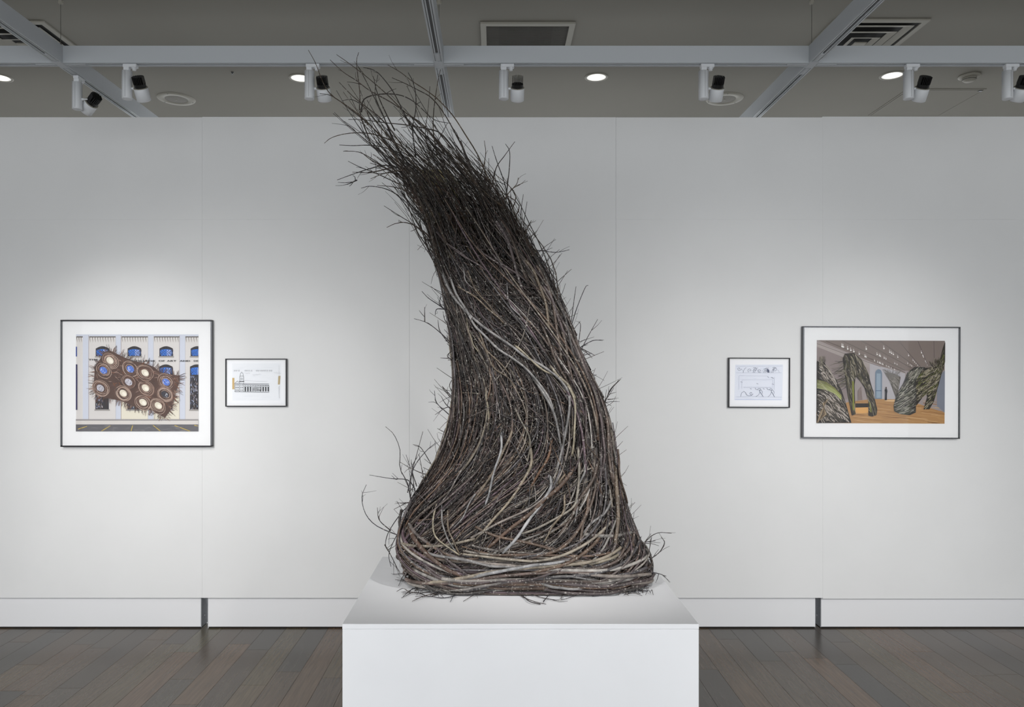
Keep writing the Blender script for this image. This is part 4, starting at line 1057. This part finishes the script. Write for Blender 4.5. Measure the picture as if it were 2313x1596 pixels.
p.line([(175, 462), (600, 458)], 2, IL); p.line([(175, 524), (590, 522)], 2, IL)
for cx, cy, r, ph in ((204, 486, 20, 0), (300, 500, 20, 2), (390, 504, 20, 1), (345, 492, 22, 4), (450, 500, 24, 3.4), (525, 492, 26, 4)):
    spiral(cx, cy, r, 1.4, 3, INK, ph, 0.9); p.line([(cx + r, cy), (cx + r + 14, 505), (cx + r + 20, 522)], 2.6, IL)
for x in (240, 330, 345, 430, 445, 500, 512): p.line([(x, 522), (x + 6, 500), (x + 18, 480), (x + 30, 476)], 2.6, INK)
for k in range(10): p.line([(455 + k * 2, 490), (462 + k * 2, 520)], 2, (80, 86, 110))
p.line([(200, 680), (202, 550), (470, 552)], 2, IL); p.line([(228, 672), (230, 588), (510, 586), (508, 668)], 2, IL); p.line([(240, 656), (500, 658)], 2, IL); p.line([(525, 560), (522, 680)], 2, IL)
for x, y in ((468, 562), (500, 566), (512, 572), (370, 624), (512, 628), (310, 672), (428, 672), (225, 610)): p.line([(x - 8, y), (x - 2, y - 4), (x + 3, y + 4), (x + 9, y)], 2.6, INK)
for k in range(16): x = 250 + k * 16; p.line([(x, 662), (x + 5, 660)], 2, INK)
p.line([(175, 748), (300, 742), (590, 750)], 2.4, IL); p.line([(165, 772), (590, 774)], 3, (170, 182, 214))
p.line([(218, 744), (226, 712), (246, 696), (262, 706), (272, 728), (292, 738), (318, 734), (332, 718)], 3, INK); spiral(314, 714, 18, 1.3, 3, INK, 0.2)
for cx, s_ in ((392, 1.0), (498, 0.85)):
    p.line([(cx - 36 * s_, 746), (cx - 10, 728), (cx + 2, 700), (cx - 4, 682)], 3, INK); p.line([(cx + 2, 700), (cx + 16, 720), (cx + 32 * s_, 746)], 4, INK)
    spiral(cx - 2, 682, 18 * s_, 1.3, 3.2, INK, 3.0); p.line([(cx - 18, 680), (cx - 36, 676), (cx - 42, 662)], 2.6, INK); p.line([(cx + 10, 682), (cx + 24, 696), (cx + 24, 716)], 2.6, INK)
place(p, fr, off, 'drawing')

# --- large picture, right: woven shelters in a timber-floored gallery
fr = framed(1814, 737, 2169.5, 990, 'large framed photo of woven shelters in a wood floored gallery, far right', 0.030, 0.0065, M_frg, M_frg, 0.005)
p, off = print_at(fr, 1846, 768.5, 2136, 956, (897, 232, 2060, 980))
R = random.Random(6)
p.rect(897, 232, 2060, 980, (150, 140, 138))
p.poly([(905, 232), (2060, 232), (2060, 500), (1690, 505), (1500, 470)], (122, 110, 104))
p.poly([(897, 250), (1500, 470), (1700, 520), (1700, 570), (1500, 520), (1180, 420), (897, 300)], (160, 150, 146))
p.poly([(897, 290), (1180, 400), (1180, 760), (897, 900)], (134, 122, 120)); p.poly([(1380, 440), (1700, 530), (1700, 770), (1380, 770)], (172, 168, 172))
p.line([(980, 240), (1700, 520)], 7, (96, 84, 80)); p.line([(897, 262), (1480, 470)], 4, (100, 90, 88))
for a, b in (((1125, 235), (1700, 500)), ((1300, 235), (1760, 480)), ((1470, 235), (1830, 490)), ((1640, 235), (1850, 480)), ((1815, 235), (1900, 440)), ((1960, 235), (1965, 420))): p.line([a, b], 4, (84, 76, 74))
for k in range(58):
    i = R.choice((0, 0, 1, 2, 3, 4)); a, b = (((1125, 260), (1700, 520)), ((1300, 260), (1760, 500)), ((1470, 255), (1830, 490)), ((1640, 245), (1850, 480)), ((1815, 245), (1900, 440)))[i]
    t_ = R.random(); x, y = a[0] + (b[0] - a[0]) * t_, a[1] + (b[1] - a[1]) * t_ + 12; q = 1.3 - t_
    p.rect(x - 4 * q, y - 10 * q, x + 3 * q, y + 6 * q, (180, 172, 168)); p.ell(x + 2, y + 12 * q, 6 * q, 6 * q, (236, 234, 230), n=8)
p.poly([(897, 880), (1180, 790), (1400, 760), (1700, 762), (2060, 880), (2060, 980), (897, 980)], (168, 128, 84))
for k in range(90):
    y = R.uniform(775, 978); x = R.uniform(1180, 2000); L = R.uniform(60, 220); p.line([(x, y), (x + L, y + L * 0.10)], 3, R.choice(((186, 146, 98), (146, 104, 64), (196, 162, 118), (124, 88, 56))))
p.ell(1310, 860, 90, 30, (210, 160, 96)); p.ell(1600, 775, 90, 8, (206, 172, 128))
p.poly([(1428, 760), (1428, 520), (1440, 498), (1460, 490), (1480, 500), (1490, 525), (1490, 760)], (110, 126, 142)); p.rect(1440, 530, 1478, 750, (140, 156, 170)); p.line([(1430, 685), (1488, 685)], 5, (60, 76, 110))
p.poly([(1990, 560), (2060, 500), (2060, 880), (1990, 820)], (120, 124, 136))
def weave(poly, base, cols, ang, n_, wd=5, L0=40, L1=110, bend=0.3):
    p.poly(poly, base); p.cycle(70); xs = [q[0] for q in poly]; ys = [q[1] for q in poly]; m_ = len(poly); c = 0; g = 0
    while c < n_ and g < n_ * 20:
        g += 1; x, y = R.uniform(min(xs), max(xs)), R.uniform(min(ys), max(ys)); L = R.uniform(L0, L1); a = ang((x, y)) + R.gauss(0, 0.16)
        ex, ey = x + L * math.cos(a), y + L * math.sin(a)
        def ins(x, y):
            r_ = False; j = m_ - 1
            for i in range(m_):
                if (poly[i][1] > y) != (poly[j][1] > y) and x < (poly[j][0] - poly[i][0]) * (y - poly[i][1]) / (poly[j][1] - poly[i][1]) + poly[i][0]: r_ = not r_
                j = i
            return r_
        if ins(x, y) and ins(ex, ey):
            p.line([(x, y), ((x + ex) / 2 + bend * 12, (y + ey) / 2 - bend * 10), (ex, ey)], wd, R.choice(cols)); c += 1
    p.cycle()
DK = [(46, 40, 35), (92, 84, 70), (150, 142, 124), (32, 28, 25), (112, 104, 84), (70, 68, 42), (40, 35, 31)]
weave([(1620, 760), (1560, 600), (1510, 520), (1600, 530), (1660, 560), (1640, 680)], (96, 90, 84), [(130, 126, 120), (70, 66, 62), (156, 150, 142)], lambda q: 1.0, 90, 3, 20, 60)
for k in range(40): p.line([(1530 + R.uniform(0, 120), 560), (1510 + R.uniform(-20, 160), 490 + R.uniform(-10, 40))], 2, (120, 116, 112))
for k in range(70):
    x, y = R.uniform(1120, 1200), R.uniform(360, 640); p.line([(x, y), (x - R.uniform(30, 120), y + R.uniform(-20, 70))], 3, R.choice(DK))
weave([(1130, 400), (1150, 352), (1230, 345), (1300, 400), (1360, 520), (1400, 660), (1448, 860), (1440, 905), (1400, 920), (1366, 910), (1366, 780), (1330, 660), (1290, 600), (1250, 560), (1240, 640), (1250, 900), (1216, 912), (1180, 740), (1150, 560)],
      (50, 43, 37), DK, lambda q: 1.15 if q[0] > 1200 else 1.35, 420, 5, 25, 80)
p.poly([(1250, 800), (1366, 800), (1366, 835), (1250, 838)], (40, 34, 30)); p.poly([(1270, 690), (1300, 650), (1312, 770), (1272, 772)], (126, 112, 108))
p.line([(1225, 600), (1232, 860)], 14, (124, 128, 50)); p.line([(1376, 790), (1392, 880)], 9, (116, 120, 48))
weave([(1780, 560), (1850, 480), (1960, 470), (2010, 430), (2040, 300), (2060, 240), (2060, 420), (2010, 600), (1960, 780), (1920, 850), (1866, 852), (1900, 740), (1890, 700), (1800, 820)],
      (46, 42, 34), DK + [(160, 152, 130), (84, 88, 38)], lambda q: -1.0 if q[0] > 1950 else -0.6, 420, 5, 25, 90)
weave([(1595, 820), (1620, 720), (1680, 620), (1720, 520), (1780, 470), (1880, 470), (1840, 520), (1790, 600), (1800, 700), (1796, 880), (1740, 905), (1650, 895), (1600, 870)],
      (58, 56, 53), [(122, 118, 110), (92, 88, 82), (40, 38, 36), (158, 154, 142), (72, 76, 60)], lambda q: -0.9 + (q[1] - 600) / 500, 420, 5, 25, 80)
for k in range(60): x = R.uniform(1950, 2050); p.line([(x, R.uniform(440, 520)), (x + R.uniform(-50, 30), R.uniform(380, 440))], 2.5, R.choice(DK))
weave([(897, 420), (960, 430), (1040, 540), (1120, 680), (1160, 800), (1212, 975), (897, 980), (897, 700)], (34, 30, 27),
      [(60, 54, 48), (176, 166, 158), (110, 102, 94), (44, 38, 34), (150, 140, 130), (80, 74, 64)], lambda q: 0.75 if q[1] > 620 else 0.9, 420, 7, 50, 130, 0.5)
for k in range(9): p.line([(897, 590 + k * 9), (980, 612 + k * 8), (1060, 665 + k * 6), (1120, 730 + k * 5)], 5, R.choice(((150, 156, 96), (176, 178, 130), (120, 122, 66))))
for k in range(16): p.line([(900 + k * 3, 980 - k * 3), (920 + k * 5, 900), (1000 - k * 4, 760 + k * 3)], 4, R.choice(((120, 100, 76), (60, 50, 40), (150, 134, 110))))
for k in range(24): x = R.uniform(900, 960); p.line([(x, 470), (x + R.uniform(-10, 30), R.uniform(370, 420))], 2.5, R.choice(DK))
p.poly([(1514, 772), (1518, 700), (1512, 680), (1520, 668), (1532, 668), (1537, 690), (1532, 710), (1532, 770)], (30, 28, 36)); p.ell(1525, 659, 6, 9, (60, 44, 40))
place(p, fr, off, 'photo_print')
